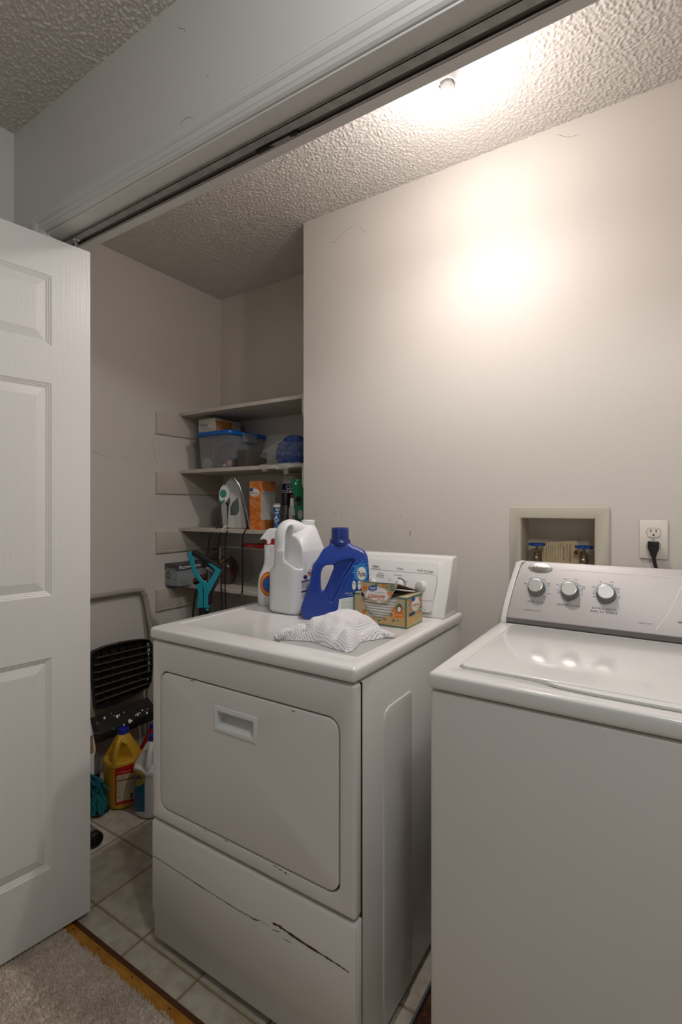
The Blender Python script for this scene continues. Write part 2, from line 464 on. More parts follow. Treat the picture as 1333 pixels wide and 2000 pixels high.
# wall between the room and the closet: header and piers
HB = 2.06
bm = nb(); box(bm, -1.56, 0.30, 0.785, 0.9, HB + 0.012, CE + 0.02)
box(bm, -2.263, -1.56, 0.785, 0.9, 0, CE + 0.02); box(bm, 0.30, 3.7, 0.785, 0.9, 0, CE + 0.02)
wall_header = struct('wall_header', bm, M_WALLR)
bm = nb(); box(bm, -1.56, 0.30, 0.783, 0.902, HB, HB + 0.014, bev=0.002)
box(bm, -1.56, -1.545, 0.783, 0.902, 0, HB); box(bm, 0.286, 0.30, 0.783, 0.902, 0, HB)
struct('trim_1', bm, M_TRIM)
def casing(p0, along, up, length):
    prof = [(0, 0), (0.006, 0), (0.010, 0.004), (0.012, 0.010), (0.010, 0.0125), (0.012, 0.015), (0.013, 0.027), (0.0115, 0.0285), (0.0135, 0.0305), (0.0165, 0.036), (0.0175, 0.046), (0.0155, 0.052), (0.0165, 0.054), (0.0165, 0.057), (0, 0.057)]
    b = nb(); prism(b, [Vector(p0) + Vector((0, -a, 0)) + Vector(up) * h for a, h in prof], Vector(along) * length)
    return b
struct('trim_2', casing((-1.60, 0.785, HB + 0.006), (1, 0, 0), (0, 0, 1), 1.95), M_TRIM)
struct('trim_3', casing((-1.552, 0.785, 0), (0, 0, 1), (-1, 0, 0), 2.12), M_TRIM)
# the room in front
struct('wall_room_left', bx(-1.855, -1.755, -4.4, 0.785, 0, CE + 0.02), M_WALLR)
struct('wall_room_right', bx(3.6, 3.7, -4.4, 0.785, 0, CE + 0.02), M_WALLR)
bm = nb(); box(bm, -1.855, 0.2, -4.5, -4.4, 0, CE); box(bm, 1.75, 3.7, -4.5, -4.4, 0, CE)
box(bm, 0.2, 1.75, -4.5, -4.4, 0, 0.9); box(bm, 0.2, 1.75, -4.5, -4.4, 2.2, CE)
struct('wall_room_back', bm, M_WALLR)
bm = nb(); box(bm, 0.2, 1.75, -4.46, -4.44, 0.9, 0.95); box(bm, 0.2, 1.75, -4.46, -4.44, 2.15, 2.2)
box(bm, 0.2, 0.25, -4.46, -4.44, 0.95, 2.15); box(bm, 1.7, 1.75, -4.46, -4.44, 0.95, 2.15); box(bm, 0.96, 0.99, -4.46, -4.44, 0.95, 2.15)
struct('window_1', bm, M_TRIM)
# floor: vinyl with printed tiles, one object per tile
floor = struct('floor', bx(-2.263, 0.46, 0.8, 2.165, -0.03, -0.0008), M_JOINT)
struct('floor', bx(-1.855, 3.7, -4.5, 0.80, -0.03, -0.002), M_JOINT)
TU = 0.2315; J = 0.0055
xs = [-1.498 + TU * k for k in range(-3, 9)]; ys = [0.906 + TU * k for k in range(-1, 6)]
for xa in xs:
    for ya in ys:
        a, b = max(xa + J, -2.162), min(xa + TU - J, 0.359); c, d = max(ya + J, 0.838), min(ya + TU - J, 2.066)
        if b - a < 0.02 or d - c < 0.02: continue
        mk('floor_tile', bx(a, b, c, d, -0.0009, 0.0006, bev=0.0004, seg=1), M_TILE, floor, False)
# thin inner lines of the printed joints
bm = nb()
for xa in xs:
    if -2.16 < xa < 0.35: box(bm, xa - 0.0012, xa + 0.0012, 0.838, 2.066, -0.0009, 0.0002)
for ya in ys[1:]:
    box(bm, -2.16, 0.35, ya - 0.0012, ya + 0.0012, -0.0009, 0.0002)
mk('joint_line', bm, mat('joint_line', (140, 118, 94), 0.5), floor, False)
# floor edge strips at the doorway
t = thing('threshold_strip', 'amber metal strip with nail heads between the carpet and the vinyl floor', 'threshold', (-0.7, 0.815, 0))
bm = nb(); prism(bm, [Vector((-1.545, y, z)) for y, z in ((0.792, 0), (0.822, 0), (0.822, 0.007), (0.812, 0.0085), (0.792, 0.006))], (1.83, 0, 0))
mk('strip', bm, M_GOLD, t, False)
mk('brown_band', bx(-1.545, 0.285, 0.822, 0.8375, -0.0005, 0.004), M_DKBROWN, t, False, 'dark brown bare wood edge')  # darker brown band along the raised strip's far side
for px, py in ((146, 1813), (193, 1854), (258, 1909), (331, 1971)):
    p = pt(px, py, z=0.008)
    for k in range(1):
        bm = nb(); lathe(bm, (p.x, 0.812, 0.0075), (0, 0, 1), [(0.0028, 0), (0.0026, 0.0012), (0.0008, 0.0016)], 8); mk('nail_head', bm, M_BLACK, t)
# carpet
bm = nb(); box(bm, -1.755, 3.6, -4.4, 0.7915, -0.002, 0.008)
V, Fc = [], []
carp = bmesh.new()
for k in range(30000):
    x = random.uniform(-1.74, -0.82); y = random.uniform(0.40, 0.7975 - 0.004 * random.random() + 0.0012 * math.sin(x * 60))
    a = random.uniform(0, 2 * PI); h = random.uniform(0.006, 0.012); r = random.uniform(0.0015, 0.003)
    tx, ty = random.uniform(-0.004, 0.004), random.uniform(-0.004, 0.004)
    n = len(V)
    for q in range(3): V.append((x + r * math.cos(a + q * 2.094), y + r * math.sin(a + q * 2.094), 0.006))
    V.append((x + tx, y + ty, 0.006 + h)); Fc += [(n, n + 1, n + 3), (n + 1, n + 2, n + 3), (n + 2, n, n + 3)]
me = bpy.data.meshes.new('c'); me.from_pydata(V, [], Fc); bm.from_mesh(me); bpy.data.meshes.remove(me)
carpet = mk('carpet', bm, M_CARPET, None, False); props(carpet, 'beige cut pile carpet covering the room floor in front of the closet', 'carpet', kind='stuff')

# hairline scuffs in the paint
def scuff(parent, pts_px, r=0.0005, m=None, **k):
    b = nb(); tube(b, [pt(a, c, **k) for a, c in pts_px], r, 5, 3); mk('scuff', b, m or M_INKG, parent)
scuff(wall_back, [(646, 472), (653, 473), (665, 462), (676, 450), (692, 443)], y=BY)
scuff(wall_back, [(706, 442), (707, 448), (716, 454)], y=BY)
scuff(wall_back, [(802, 1036), (801, 1046)], 0.0016, M_COPPER, y=BY)
for a, b in ((617, 1003), (655, 998), (668, 1001), (783, 1004)):
    scuff(wall_back, [(a, b), (a + random.uniform(-2, 2), b + 8)], y=BY)
for l in ([(180, 885), (195, 889), (213, 893)], [(236, 889), (244, 894), (251, 897)], [(178, 880), (190, 884), (196, 884)], [(299, 862), (301, 880), (302, 897), (310, 906)],
          [(323, 900), (326, 907)], [(212, 708), (218, 711), (223, 714)], [(256, 872), (262, 868)]):
    scuff(wall_left, l, x=-2.163)
for l in ([(347, 51), (352, 56), (359, 56), (362, 62)], [(353, 249), (355, 238), (366, 230), (377, 231), (381, 233)], [(404, 148), (408, 153)]):
    scuff(wall_header, l, y=0.785)
scuff(wall_back, [(1090, 262), (1110, 268), (1133, 262)], y=BY)

# ---------------------------------------------------------------- bifold door
A = Vector((-1.466, 0.868, 0)); U = Vector((-0.1188, -0.9929, 0)).normalized(); NRM = Vector((U.y, -U.x, 0)) * -1   # NRM points to the camera side (+x)
if NRM.x < 0: NRM = -NRM
door = thing('door_1', None, None, (-1.51, 0.64, 0.02)); door['kind'] = 'structure'
def leaf(A0, U0, N0, wd, thk):
    """moulded leaf: front face with three raised panels"""
    bm = nb()
    P = lambda s, z, o=0.0: A0 + U0 * s + Vector((0, 0, z)) + N0 * o
    z0, z1 = 0.02, 2.02
    s0, s1 = 0.108, wd - 0.108
    rows = [(0.210, 0.815), (0.993, 1.601), (1.707, 1.910)]
    # flat face built as strips round the panels
    def quad(sa, sb, za, zb, o=0.0):
        bm.faces.new([bm.verts.new(P(sa, za, o)), bm.verts.new(P(sb, za, o)), bm.verts.new(P(sb, zb, o)), bm.verts.new(P(sa, zb, o))])
    def slab(o, flip):
        quad(0, s0, z0, z1, o); quad(s1, wd, z0, z1, o)
        zz = z0
        for a, b in rows:
            quad(s0, s1, zz, a, o); zz = b
        quad(s0, s1, zz, z1, o)
        steps = [(0, 0), (0.004, -0.003), (0.0055, -0.003), (0.009, -0.0055), (0.0105, -0.0055), (0.014, -0.008), (0.016, -0.008), (0.040, -0.0015)]
        sg = 1 if not flip else -1
        for a, b in rows:
            rings = []
            for ins, dep in steps:
                rings.append([bm.verts.new(P(x, z, o + dep * sg)) for x, z in ((s0 + ins, a + ins), (s1 - ins, a + ins), (s1 - ins, b - ins), (s0 + ins, b - ins))])
            for r0, r1 in zip(rings, rings[1:]):
                for i in range(4): bm.faces.new((r0[i], r0[(i + 1) % 4], r1[(i + 1) % 4], r1[i]))
            bm.faces.new(rings[-1])
    slab(0, False); slab(-thk, True)
    for (sa, za), (sb, zb) in (((0, z0), (wd, z0)), ((wd, z0), (wd, z1)), ((wd, z1), (0, z1)), ((0, z1), (0, z0))):
        bm.faces.new([bm.verts.new(P(sa, za, 0)), bm.verts.new(P(sb, zb, 0)), bm.verts.new(P(sb, zb, -thk)), bm.verts.new(P(sa, za, -thk))])
    bmesh.ops.remove_doubles(bm, verts=bm.verts[:], dist=0.0002)
    bmesh.ops.recalc_face_normals(bm, faces=bm.faces[:])
    return bm
mk('door_leaf', leaf(A, U, NRM, 0.45, 0.033), M_DOOR, door, False)
U2 = Vector((-0.02, -1, 0)).normalized(); N2 = Vector((1, -0.02, 0)).normalized()
mk('door_leaf', leaf(Vector((-1.5085, 0.868, 0)) , U2 + Vector((-0.02, 0, 0)), N2, 0.44, 0.03), M_DOOR, door, False)
bm = nb(); pp = A + U * 0.034 - NRM * 0.016
lathe(bm, (pp.x, pp.y, 2.019), (0, 0, 1), [(0.008, 0), (0.008, 0.004), (0.0045, 0.004), (0.0045, 0.030), (0.009, 0.030), (0.009, 0.036)], 12)
mk('guide_pin', bm, M_CHROME, door)
for z in (0.3, 1.0, 1.75):
    q = A + U * 0.452 - NRM * 0.018
    bm = nb(); lathe(bm, (q.x - 0.015, q.y - 0.003, z), (0, 0, 1), [(0.005, 0), (0.005, 0.07)], 10); mk('hinge', bm, M_BRUSH, door)
# small chips on the door edge
for z in (pt(176, 733, d=1.524).z, pt(175, 832, d=1.524).z):
    bm = nb(); q = A - NRM * 0.002; box(bm, q.x - 0.004, q.x + 0.0006, q.y - 0.003, q.y + 0.0006, z - 0.004, z + 0.004); mk('chip', bm, M_DKBROWN, door, False, 'small brown chip in the white paint')
# track
t = thing('door_track', 'grey metal folding door track screwed under the closet header', 'track', (-0.6, 0.845, HB - 0.0075))
bm = nb()
for y0, y1, z0, z1 in ((0.825, 0.8262, HB - 0.0075, HB - 0.0003), (0.8648, 0.866, HB - 0.0075, HB - 0.0003), (0.825, 0.8455, HB - 0.0075, HB - 0.0063), (0.8600, 0.866, HB - 0.0075, HB - 0.0063)):
    box(bm, -1.543, 0.28, y0, y1, z0, z1)
mk('slot', bx(-1.543, 0.28, 0.8263, 0.8647, HB - 0.0016, HB - 0.0004), mat('slot_inside', (96, 88, 82), 0.6), t, False, 'dark inside of the track')
mk('channel', bm, M_TRACK, t, False)
bm = nb(); hp = []
for i in range(26 * 10 + 1):
    a = 2 * PI * i / 10; hp.append((-0.775 + 0.045 * i / 260, 0.853 + 0.0055 * math.cos(a), HB - 0.008 + 0.0055 * math.sin(a)))
tube(bm, hp, 0.0008, 5); mk('spring', bm, M_SPRING, t)
bm = nb(); tube(bm, [(-0.735, 0.853, HB - 0.008), (-0.665, 0.853, HB - 0.008)], 0.003, 8); mk('rod', bm, M_SPRING, t)
bm = nb(); box(bm, -0.735, -0.68, 0.849, 0.853, HB - 0.013, HB - 0.0105); mk('clip', bm, M_BRUSH, t, False)
bm = nb(); lathe(bm, (-0.672, 0.853, HB - 0.008), (1, 0, 0), [(0.0065, 0), (0.0065, 0.008), (0.004, 0.012)], 10); mk('end_cap', bm, M_BLACK, t)

# ================================================================= CEILING LIGHT
t = thing('ceiling_light', 'bare glowing bulb in a white socket on the closet ceiling', 'light', (BULB.x, BULB.y, CE - 0.153))
bx0, by0 = BULB.x, BULB.y
bm = nb(); lathe(bm, (bx0, by0, CE - 0.001), (0, 0, -1), [(0.055, 0), (0.055, 0.006), (0.050, 0.014), (0.036, 0.030), (0.028, 0.048), (0.0245, 0.056), (0.0245, 0.074), (0.0215, 0.075), (0.0215, 0.068)], 28)
mk('socket', bm, M_PLW, t)
bm = nb(); lathe(bm, (bx0, by0, CE - 0.070), (0, 0, -1), [(0.0165, 0), (0.0165, 0.010), (0.0200, 0.016), (0.0205, 0.030)], 28)
mk('bulb_collar', bm, M_PLW, t)
bm = nb(); lathe(bm, (bx0, by0, CE - 0.099), (0, 0, -1), [(0.0205, 0), (0.025, 0.012), (0.027, 0.026), (0.024, 0.040), (0.015, 0.050), (0.003, 0.054)], 28)
mk('bulb_glass', bm, M_BULB, t)
pl = bpy.data.lights.new('bulb_light', 'POINT'); pl.energy = BULB_POWER; pl.color = (1.0, 0.935, 0.915); pl.shadow_soft_size = 0.03
plo = bpy.data.objects.new('bulb_light', pl); C.objects.link(plo); plo.location = (bx0, by0, CE - 0.185)
# the bulb's collar blocks part of its light, so more of it goes down than sideways
pl = bpy.data.lights.new('bulb_light_down', 'SPOT'); pl.energy = BULB_DOWN; pl.color = (1.0, 0.935, 0.915); pl.shadow_soft_size = 0.03; pl.spot_size = R(165); pl.spot_blend = 1.0
plo = bpy.data.objects.new('bulb_light_down', pl); C.objects.link(plo); plo.location = (bx0, by0, CE - 0.185)

# ================================================================= DRYER
DX0, DX1, DY0, DY1, DZ = -1.225, -0.548, 0.906, 1.572, 0.908
dry = thing('dryer', 'white clothes dryer with a drop-down front door and rust-scratched kick panel', 'dryer', ((DX0 + DX1) / 2, (DY0 + DY1) / 2, 0))
mk('cabinet', ops(bx(DX0 + 0.006, DX1 - 0.002, DY0 + 0.031, DY1, 0.024, DZ - 0.038, bev=0.004), cuts=[bx(-1.1, -0.8, DY0, DY0 + 0.06, 0.6, 0.77)]), M_ENAMEL2, dry)
# side embossing
bm = nb(); prism(bm, [Vector((DX1 - 0.003, y, z)) for y, z in ((1.034, 0.03), (1.185, 0.03), (1.185, 0.765), (1.178, 0.775), (1.060, 0.775), (1.044, 0.768), (1.036, 0.752), (1.034, 0.735))], (0.0045, 0, 0)); bevel_all(bm, 0.0012, 2, 60)
mk('side_emboss', bm, M_ENAMEL2, dry)
mk('panel_seam', bx(DX1 - 0.006, DX1 - 0.0010, DY0 + 0.0285, DY0 + 0.0318, 0.03, DZ - 0.04), M_GAP, dry, False)
# top: lid with a shallow tray
bm = nb(); box(bm, DX0 - 0.003, DX1 + 0.003, DY0 - 0.006, DY1 + 0.002, DZ - 0.034, DZ)
bevel_all(bm, 0.011, 3)
me = ops(bm, cuts=[bx(DX0 + 0.036, DX1 - 0.036, DY0 + 0.07, 1.425, DZ - 0.0025, DZ + 0.02, bev=0.0)], bevel=0.0018)
top = mk('top', me, M_ENAMEL, dry, ang=50)
# front upper panel with a recess for the door
DRX0, DRX1, DRZ0, DRZ1 = -1.183, -0.591, 0.411, 0.787
bm = nb(); box(bm, DX0 + 0.002, DX1, DY0, DY0 + 0.030, 0.369, DZ - 0.0375); bevel_all(bm, 0.009, 3)
def rrect(x0, x1, z0, z1, r, y, n=6):
    P = []
    for cx_, cz_, a0 in ((x1 - r, z1 - r, 0), (x0 + r, z1 - r, 90), (x0 + r, z0 + r, 180), (x1 - r, z0 + r, 270)):
        for k in range(n + 1):
            a = R(a0 + 90 * k / n); P.append(Vector((cx_ + r * math.cos(a), y, cz_ + r * math.sin(a))))
    return P
cb = nb(); prism(cb, rrect(DRX0 - 0.004, DRX1 + 0.004, DRZ0 - 0.004, DRZ1 + 0.004, 0.030, DY0 - 0.01), (0, 0.06, 0))
mk('front_panel', ops(bm, cuts=[cb], bevel=0.0025), M_ENAMEL2, dry, ang=50)
mk('door_gap', ops(bx(DRX0 - 0.003, DRX1 + 0.003, DY0 + 0.018, DY0 + 0.0299, DRZ0 - 0.003, DRZ1 + 0.003), cuts=[bx(-1.1, -0.8, DY0, DY0 + 0.06, 0.6, 0.77)]), M_GAP, dry, False, 'dark gap around the door')
# door with handle pocket
bm = nb(); prism(bm, rrect(DRX0, DRX1, DRZ0, DRZ1, 0.027, DY0 - 0.001), (0, 0.018, 0))
hb0 = pt(421, 1377, y=DY0); hb1 = pt(504, 1452, y=DY0)
hx0, hx1 = hb0.x, hb1.x; hz1 = 0.716; hz0 = hz1 - 0.066
hx0, hx1 = pt(420, 1400, y=DY0).x, pt(503, 1430, y=DY0).x
hz1 = (pt(420, 1376, y=DY0).z + pt(503, 1401, y=DY0).z) / 2; hz0 = (pt(420, 1424, y=DY0).z + pt(503, 1453, y=DY0).z) / 2
cb = bx(hx0 + 0.008, hx1 - 0.008, DY0 - 0.01, DY0 + 0.05, hz0 + 0.008, hz1 - 0.008)
ddoor = mk('door', ops(bm, cuts=[cb], bevel=0.004), M_ENAMEL2, dry, ang=50)
# handle insert: frame and sloping pocket
bm = nb()
box(bm, hx0, hx1, DY0 - 0.0035, DY0 + 0.001, hz0, hz1)
cb = bx(hx0 + 0.011, hx1 - 0.011, DY0 - 0.02, DY0 + 0.02, hz0 + 0.010, hz1 - 0.013)
hnd = mk('handle_frame', ops(bm, cuts=[cb], bevel=0.0012), M_PLW, ddoor, ang=50)
bm = nb()
x0, x1, za, zb, yf, yb = hx0 + 0.010, hx1 - 0.010, hz0 + 0.009, hz1 - 0.012, DY0 - 0.001, DY0 + 0.040
v = [bm.verts.new(p) for p in ((x0, yf, za), (x1, yf, za), (x1 - 0.004, yb, za + 0.030), (x0 + 0.004, yb, za + 0.030), (x1 - 0.004, yb, zb), (x0 + 0.004, yb, zb), (x0, yf, zb), (x1, yf, zb))]
for f in ((0, 1, 2, 3), (3, 2, 4, 5), (5, 4, 7, 6), (0, 3, 5, 6), (1, 7, 4, 2)): bm.faces.new([v[i] for i in f])
mk('handle_pocket', bm, M_PLW, ddoor, False)
# kick panel
bm = nb()
prof = [(DY0 + 0.030, 0.362), (DY0 + 0.010, 0.362), (DY0 + 0.003, 0.360), (DY0, 0.354), (DY0, 0.108), (DY0 + 0.006, 0.098), (DY0 + 0.008, 0.024), (DY0 + 0.030, 0.024)]
prism(bm, [Vector((DX0 + 0.002, y, z)) for y, z in prof], (DX1 - DX0 - 0.002, 0, 0)); bevel_all(bm, 0.004, 2, 40)
kick = mk('kick_panel', bm, M_ENAMEL2, dry)
for x in (DX0 + 0.05, DX1 - 0.05):
    for y in (DY0 + 0.06, DY1 - 0.06):
        bm = nb(); lathe(bm, (x, y, 0.0006), (0, 0, 1), [(0.02, 0), (0.018, 0.012), (0.008, 0.012), (0.008, 0.03)], 14); mk('foot', bm, M_BLACK, dry)
def scratch(px_pts, wds, y=DY0, parent=kick, m=M_SCR):
    bm = nb(); V1, V2 = [], []
    P = []
    for (a, b), (c, d_) in zip(zip(px_pts, wds), list(zip(px_pts, wds))[1:]):
        for k in range(7):
            t_ = k / 7; P.append((a[0] + (c[0] - a[0]) * t_, a[1] + (c[1] - a[1]) * t_, (b + (d_ - b) * t_) * random.uniform(0.35, 1.2)))
    P.append((px_pts[-1][0], px_pts[-1][1], wds[-1]))
    ring = []
    for a, b, wd in P:
        p = pt(a, b, y=y); ring.append((bm.verts.new((p.x, y - 0.0005, p.z + wd / 2)), bm.verts.new((p.x, y - 0.0005, p.z - wd / 2))))
    for (a, b), (c, d_) in zip(ring, ring[1:]): bm.faces.new((a, b, d_, c))
    mk('scratch', bm, m, parent, False)
scratch([(300, 1671), (340, 1697), (392, 1731), (470, 1780), (504, 1798)], [0.0016, 0.002, 0.0022, 0.002, 0.0012])
scratch([(505, 1796), (518, 1803), (527, 1809)], [0.0006, 0.001, 0.0006])
scratch([(532, 1815), (545, 1820), (543, 1818)], [0.001, 0.002, 0.001])
scratch([(556, 1834), (569, 1841)], [0.001, 0.0015])
scratch([(533, 1803), (545, 1808), (570, 1826), (600, 1846), (640, 1871), (665, 1887), (682, 1899)], [0.005, 0.008, 0.006, 0.006, 0.004, 0.003, 0.003])
scratch([(490, 1793), (500, 1797), (506, 1797)], [0.0012, 0.0025, 0.001])
for a, b in ((438, 1640), (398, 1620), (535, 1690), (545, 1697), (555, 1703)):
    scratch([(a, b + 0.0), (a + 6, b + 3.5)], [0.002, 0.002], y=DY0 - 0.001, parent=ddoor)
for a, b in ((376, 1330), (573, 1389)):
    scratch([(a - 4, b - 1.5), (a + 3, b + 0.5)], [0.0022, 0.0022], y=DY0 - 0.001, parent=ddoor, m=M_GAP)
# console
CY0, CY1, CYT, CZT = 1.434, 1.560, 1.5175, 1.087
fd = Vector((0, CYT - CY0, CZT - DZ)).normalized(); fn = Vector((0, -fd.z, fd.y))
prof = [(CY0, DZ - 0.001), (CY0 + 0.002, DZ + 0.006), (CYT - 0.004, CZT - 0.008), (CYT + 0.004, CZT + 0.002), (CY1 - 0.004, CZT + 0.003), (CY1, CZT - 0.002), (CY1, DZ - 0.001)]
bm = nb(); prism(bm, [Vector((DX0 + 0.012, y, z)) for y, z in prof], (DX1 - 0.010 - DX0 - 0.012, 0, 0)); bevel_all(bm, 0.006, 3, 30)
o0 = Vector((0, CY0, DZ))
def fpt(x, s, o=0.0): return Vector((x, 0, 0)) + o0 + fd * s + fn * o
L = (Vector((0, CYT, CZT)) - o0).length
cb = nb(); q = []
xa, xb, sa, sb, r = DX0 + 0.045, DX1 - 0.047, 0.014, L - 0.022, 0.012
for cx_, cs_, a0 in ((xb - r, sb - r, 0), (xa + r, sb - r, 90), (xa + r, sa + r, 180), (xb - r, sa + r, 270)):
    for k in range(5):
        a = R(a0 + 90 * k / 4); q.append((cx_ + r * math.cos(a), cs_ + r * math.sin(a)))
ra = [cb.verts.new(fpt(x, s, 0.012)) for x, s in q]
def shrink(x, s, e): return (xa + (x - xa) * (1 - 2 * e / (xb - xa)) + e, sa + (s - sa) * (1 - (e * 0.3 + 0.016) / (sb - sa)) + e * 0.3)
rb = [cb.verts.new(fpt(*shrink(x, s, 0.006), -0.009)) for x, s in q]
cb.faces.new(ra); cb.faces.new(rb[::-1])
for i in range(len(q)): cb.faces.new((ra[i], rb[i], rb[(i + 1) % len(q)], ra[(i + 1) % len(q)]))
bmesh.ops.recalc_face_normals(cb, faces=cb.faces[:])
console = mk('console', ops(bm, cuts=[cb], bevel=0.0015), M_ENAMEL, dry, ang=45)
tr = bvh(console)
S = 0.138
write('FABRIC', rq(728, 1103.5, 742, 1108, S), tr, M_INK, console)
write('TEMPERATURE', rq(726, 1108.8, 743, 1111.2, S), tr, M_INKG, console)
write('SIGNAL', rq(775, 1108, 789, 1112, S), tr, M_INK, console)
write('PUSH TO START', rq(816, 1111.5, 848, 1116, S), tr, M_INK, console)
write('NORMAL', rq(739, 1118, 750, 1120.3, S), tr, M_INK, console)
write('PERM PRESS', rq(736, 1121.5, 751, 1124, S), tr, M_INK, console)
write('KNITS AIR', rq(736, 1125, 750, 1127, S), tr, M_INK, console)
write('CYCLE SIGNAL', rq(770, 1121.5, 787, 1124, S), tr, M_INKG, console)
write('OFF', rq(760, 1131.5, 764, 1134, S), tr, M_INKG, console)
write('LOUD', rq(790, 1134, 797, 1137, S), tr, M_INKG, console)
write('5.0', rq(828, 1189, 832, 1192, S), tr, M_INKG, console)
# thin printed outline
def pline(pts_px, tree, m, parent, wd=0.0006, off=0.0004, name='printed_line'):
    bm = nb(); prev = None; H_ = []
    P = []
    for (a, b), (c, d_) in zip(pts_px, pts_px[1:]):
        n = max(2, int(math.hypot(c - a, d_ - b) / 6))
        for k in range(n): P.append((a + (c - a) * k / n, b + (d_ - b) * k / n))
    P.append(pts_px[-1])
    for a, b in P:
        h, nr, i, ds = tree.ray_cast(CAM, ray(a, b).normalized(), 6)
        if h is not None:
            if nr.dot(ray(a, b)) > 0: nr = -nr
            H_.append((h + nr * off, nr))
    pr = []
    for i, (p, nr) in enumerate(H_):
        T = (H_[min(i + 1, len(H_) - 1)][0] - H_[max(i - 1, 0)][0]).normalized(); s = T.cross(nr).normalized() * wd
        pr.append((bm.verts.new(p + s), bm.verts.new(p - s)))
    for (a, b), (c, d_) in zip(pr, pr[1:]): bm.faces.new((a, b, d_, c))
    return mk(name, bm, m, parent, False)
pline([(722, 1111), (760, 1114.5), (800, 1118), (845, 1121.5), (852, 1125), (855, 1133), (853, 1150), (849, 1166), (846, 1172), (840, 1174), (826, 1173)], tr, M_INKG, console, 0.0004)
def fhit(px, py, tree):
    h, nr, i, ds = tree.ray_cast(CAM, ray(px, py).normalized(), 6); return h
ph = fhit(823, 1146, tr)
bm = nb(); lathe(bm, ph - fn * 0.001, fn, [(0.0185, 0), (0.0180, 0.005), (0.0150, 0.010), (0.0145, 0.016), (0.0125, 0.017)], 32)
kb = mk('start_knob', bm, M_PLW, console)
bm = nb(); lathe(bm, ph, fn, [(0.0118, 0.0150), (0.0115, 0.0185), (0.0095, 0.0195)], 24); mk('knob_face', bm, M_LGREY, kb)
for px, py in ((779, 1141), (727, 1137)):
    ph = fhit(px, py, tr)
    if ph is None: continue
    bm = nb(); lathe(bm, ph - fn * 0.001, fn, [(0.0135, 0), (0.0130, 0.004), (0.0105, 0.009), (0.0105, 0.013)], 28)
    kb = mk('dial', bm, M_PLW, console)
    bm = nb(); c0 = ph + fn * 0.016
    box(bm, -0.0028, 0.0028, -0.0075, 0.0075, -0.004, 0.004, bev=0.0015)
    M3 = Matrix((Vector((1, 0, 0)), fd, fn)).transposed().to_4x4(); bm.transform(Matrix.Translation(c0) @ M3); mk('dial_grip', bm, M_LGREY, kb)
V, Fc = disc(16, 1, R(-20), R(110), 0.78)
patch('dial_mark', rq(769, 1127, 793, 1150, 0.1), tr, M_INKG, console, shape=(V, Fc))
bm = nb(); ax = fhit(655, 1130, tr)
# main timer dial on the left of the console
tc_ = Vector((DX0 + 0.13, 0, 0)) + o0 + fd * (L * 0.52) - fn * 0.009
bm.free(); bm = nb(); lathe(bm, tc_, fn, [(0.036, 0), (0.035, 0.004), (0.024, 0.008), (0.022, 0.026), (0.020, 0.028)], 36); mk('timer_dial', bm, M_PLW, console)

# ================================================================= WASHER
WX0, WX1, WY0, WY1, WZ = -0.4108, 0.276, 0.970, 1.645, 0.908
wash = thing('washer', 'white top-load washing machine with silver slanted control panel', 'washer', ((WX0 + WX1) / 2, (WY0 + WY1) / 2, 0))
bm = bx(WX0 + 0.003, WX1 - 0.003, WY0 + 0.004, WY1, 0.03, WZ - 0.038, bev=0.006, seg=3)
mk('cabinet', bm, M_ENAMEL2, wash)
bm = nb(); box(bm, WX0, WX1, WY0 - 0.002, WY1 + 0.003, WZ - 0.0355, WZ); bevel_all(bm, 0.009, 3)
LX0, LX1, LY0, LY1 = -0.365, 0.230, 1.030, 1.466
def rr2(x0, x1, y0, y1, r, z, n=5):
    P = []
    for cx_, cy_, a0 in ((x1 - r, y1 - r, 0), (x0 + r, y1 - r, 90), (x0 + r, y0 + r, 180), (x1 - r, y0 + r, 270)):
        for k in range(n + 1):
            a = R(a0 + 90 * k / n); P.append(Vector((cx_ + r * math.cos(a), cy_ + r * math.sin(a), z)))
    return P
cb = nb(); prism(cb, rr2(LX0 - 0.004, LX1 + 0.004, LY0 - 0.004, LY1 + 0.004, 0.020, WZ - 0.007), (0, 0, 0.03))
fp = [(-0.232, LY0), (-0.20, 1.019), (-0.165, 1.008), (-0.11, 1.003), (0.0, 1.001), (0.07, 1.003), (0.11, 1.012), (0.15, LY0)]
cb2 = nb(); prism(cb2, [Vector((x, y, WZ - 0.010)) for x, y in fp] , (0, 0, 0.03))
deck = mk('top_deck', ops(bm, cuts=[cb, cb2], bevel=0.002), M_ENAMEL, wash, ang=50)
bm = nb(); prism(bm, rr2(LX0, LX1, LY0, LY1, 0.018, WZ - 0.0065), (0, 0, 0.0125)); bevel_all(bm, 0.0035, 3)
lid = mk('lid', bm, M_ENAMEL, wash)
bm = nb(); pa = [(-0.20, LY0 + 0.004), (-0.165, 1.018), (-0.10, 1.012), (0.0, 1.0105), (0.06, 1.012), (0.10, 1.018), (0.13, LY0 + 0.004)]
prism(bm, [Vector((x, y, WZ - 0.004)) for x, y in pa], (0, 0, 0.0075)); bevel_all(bm, 0.003, 2)
mk('lid_lip', bm, M_ENAMEL, lid)
for x in (WX0 + 0.05, WX1 - 0.05):
    for y in (WY0 + 0.06, WY1 - 0.06):
        bm = nb(); lathe(bm, (x, y, 0.006), (0, 0, 1), [(0.02, 0), (0.018, 0.012), (0.008, 0.012), (0.008, 0.03)], 14); mk('foot', bm, M_BLACK, wash)
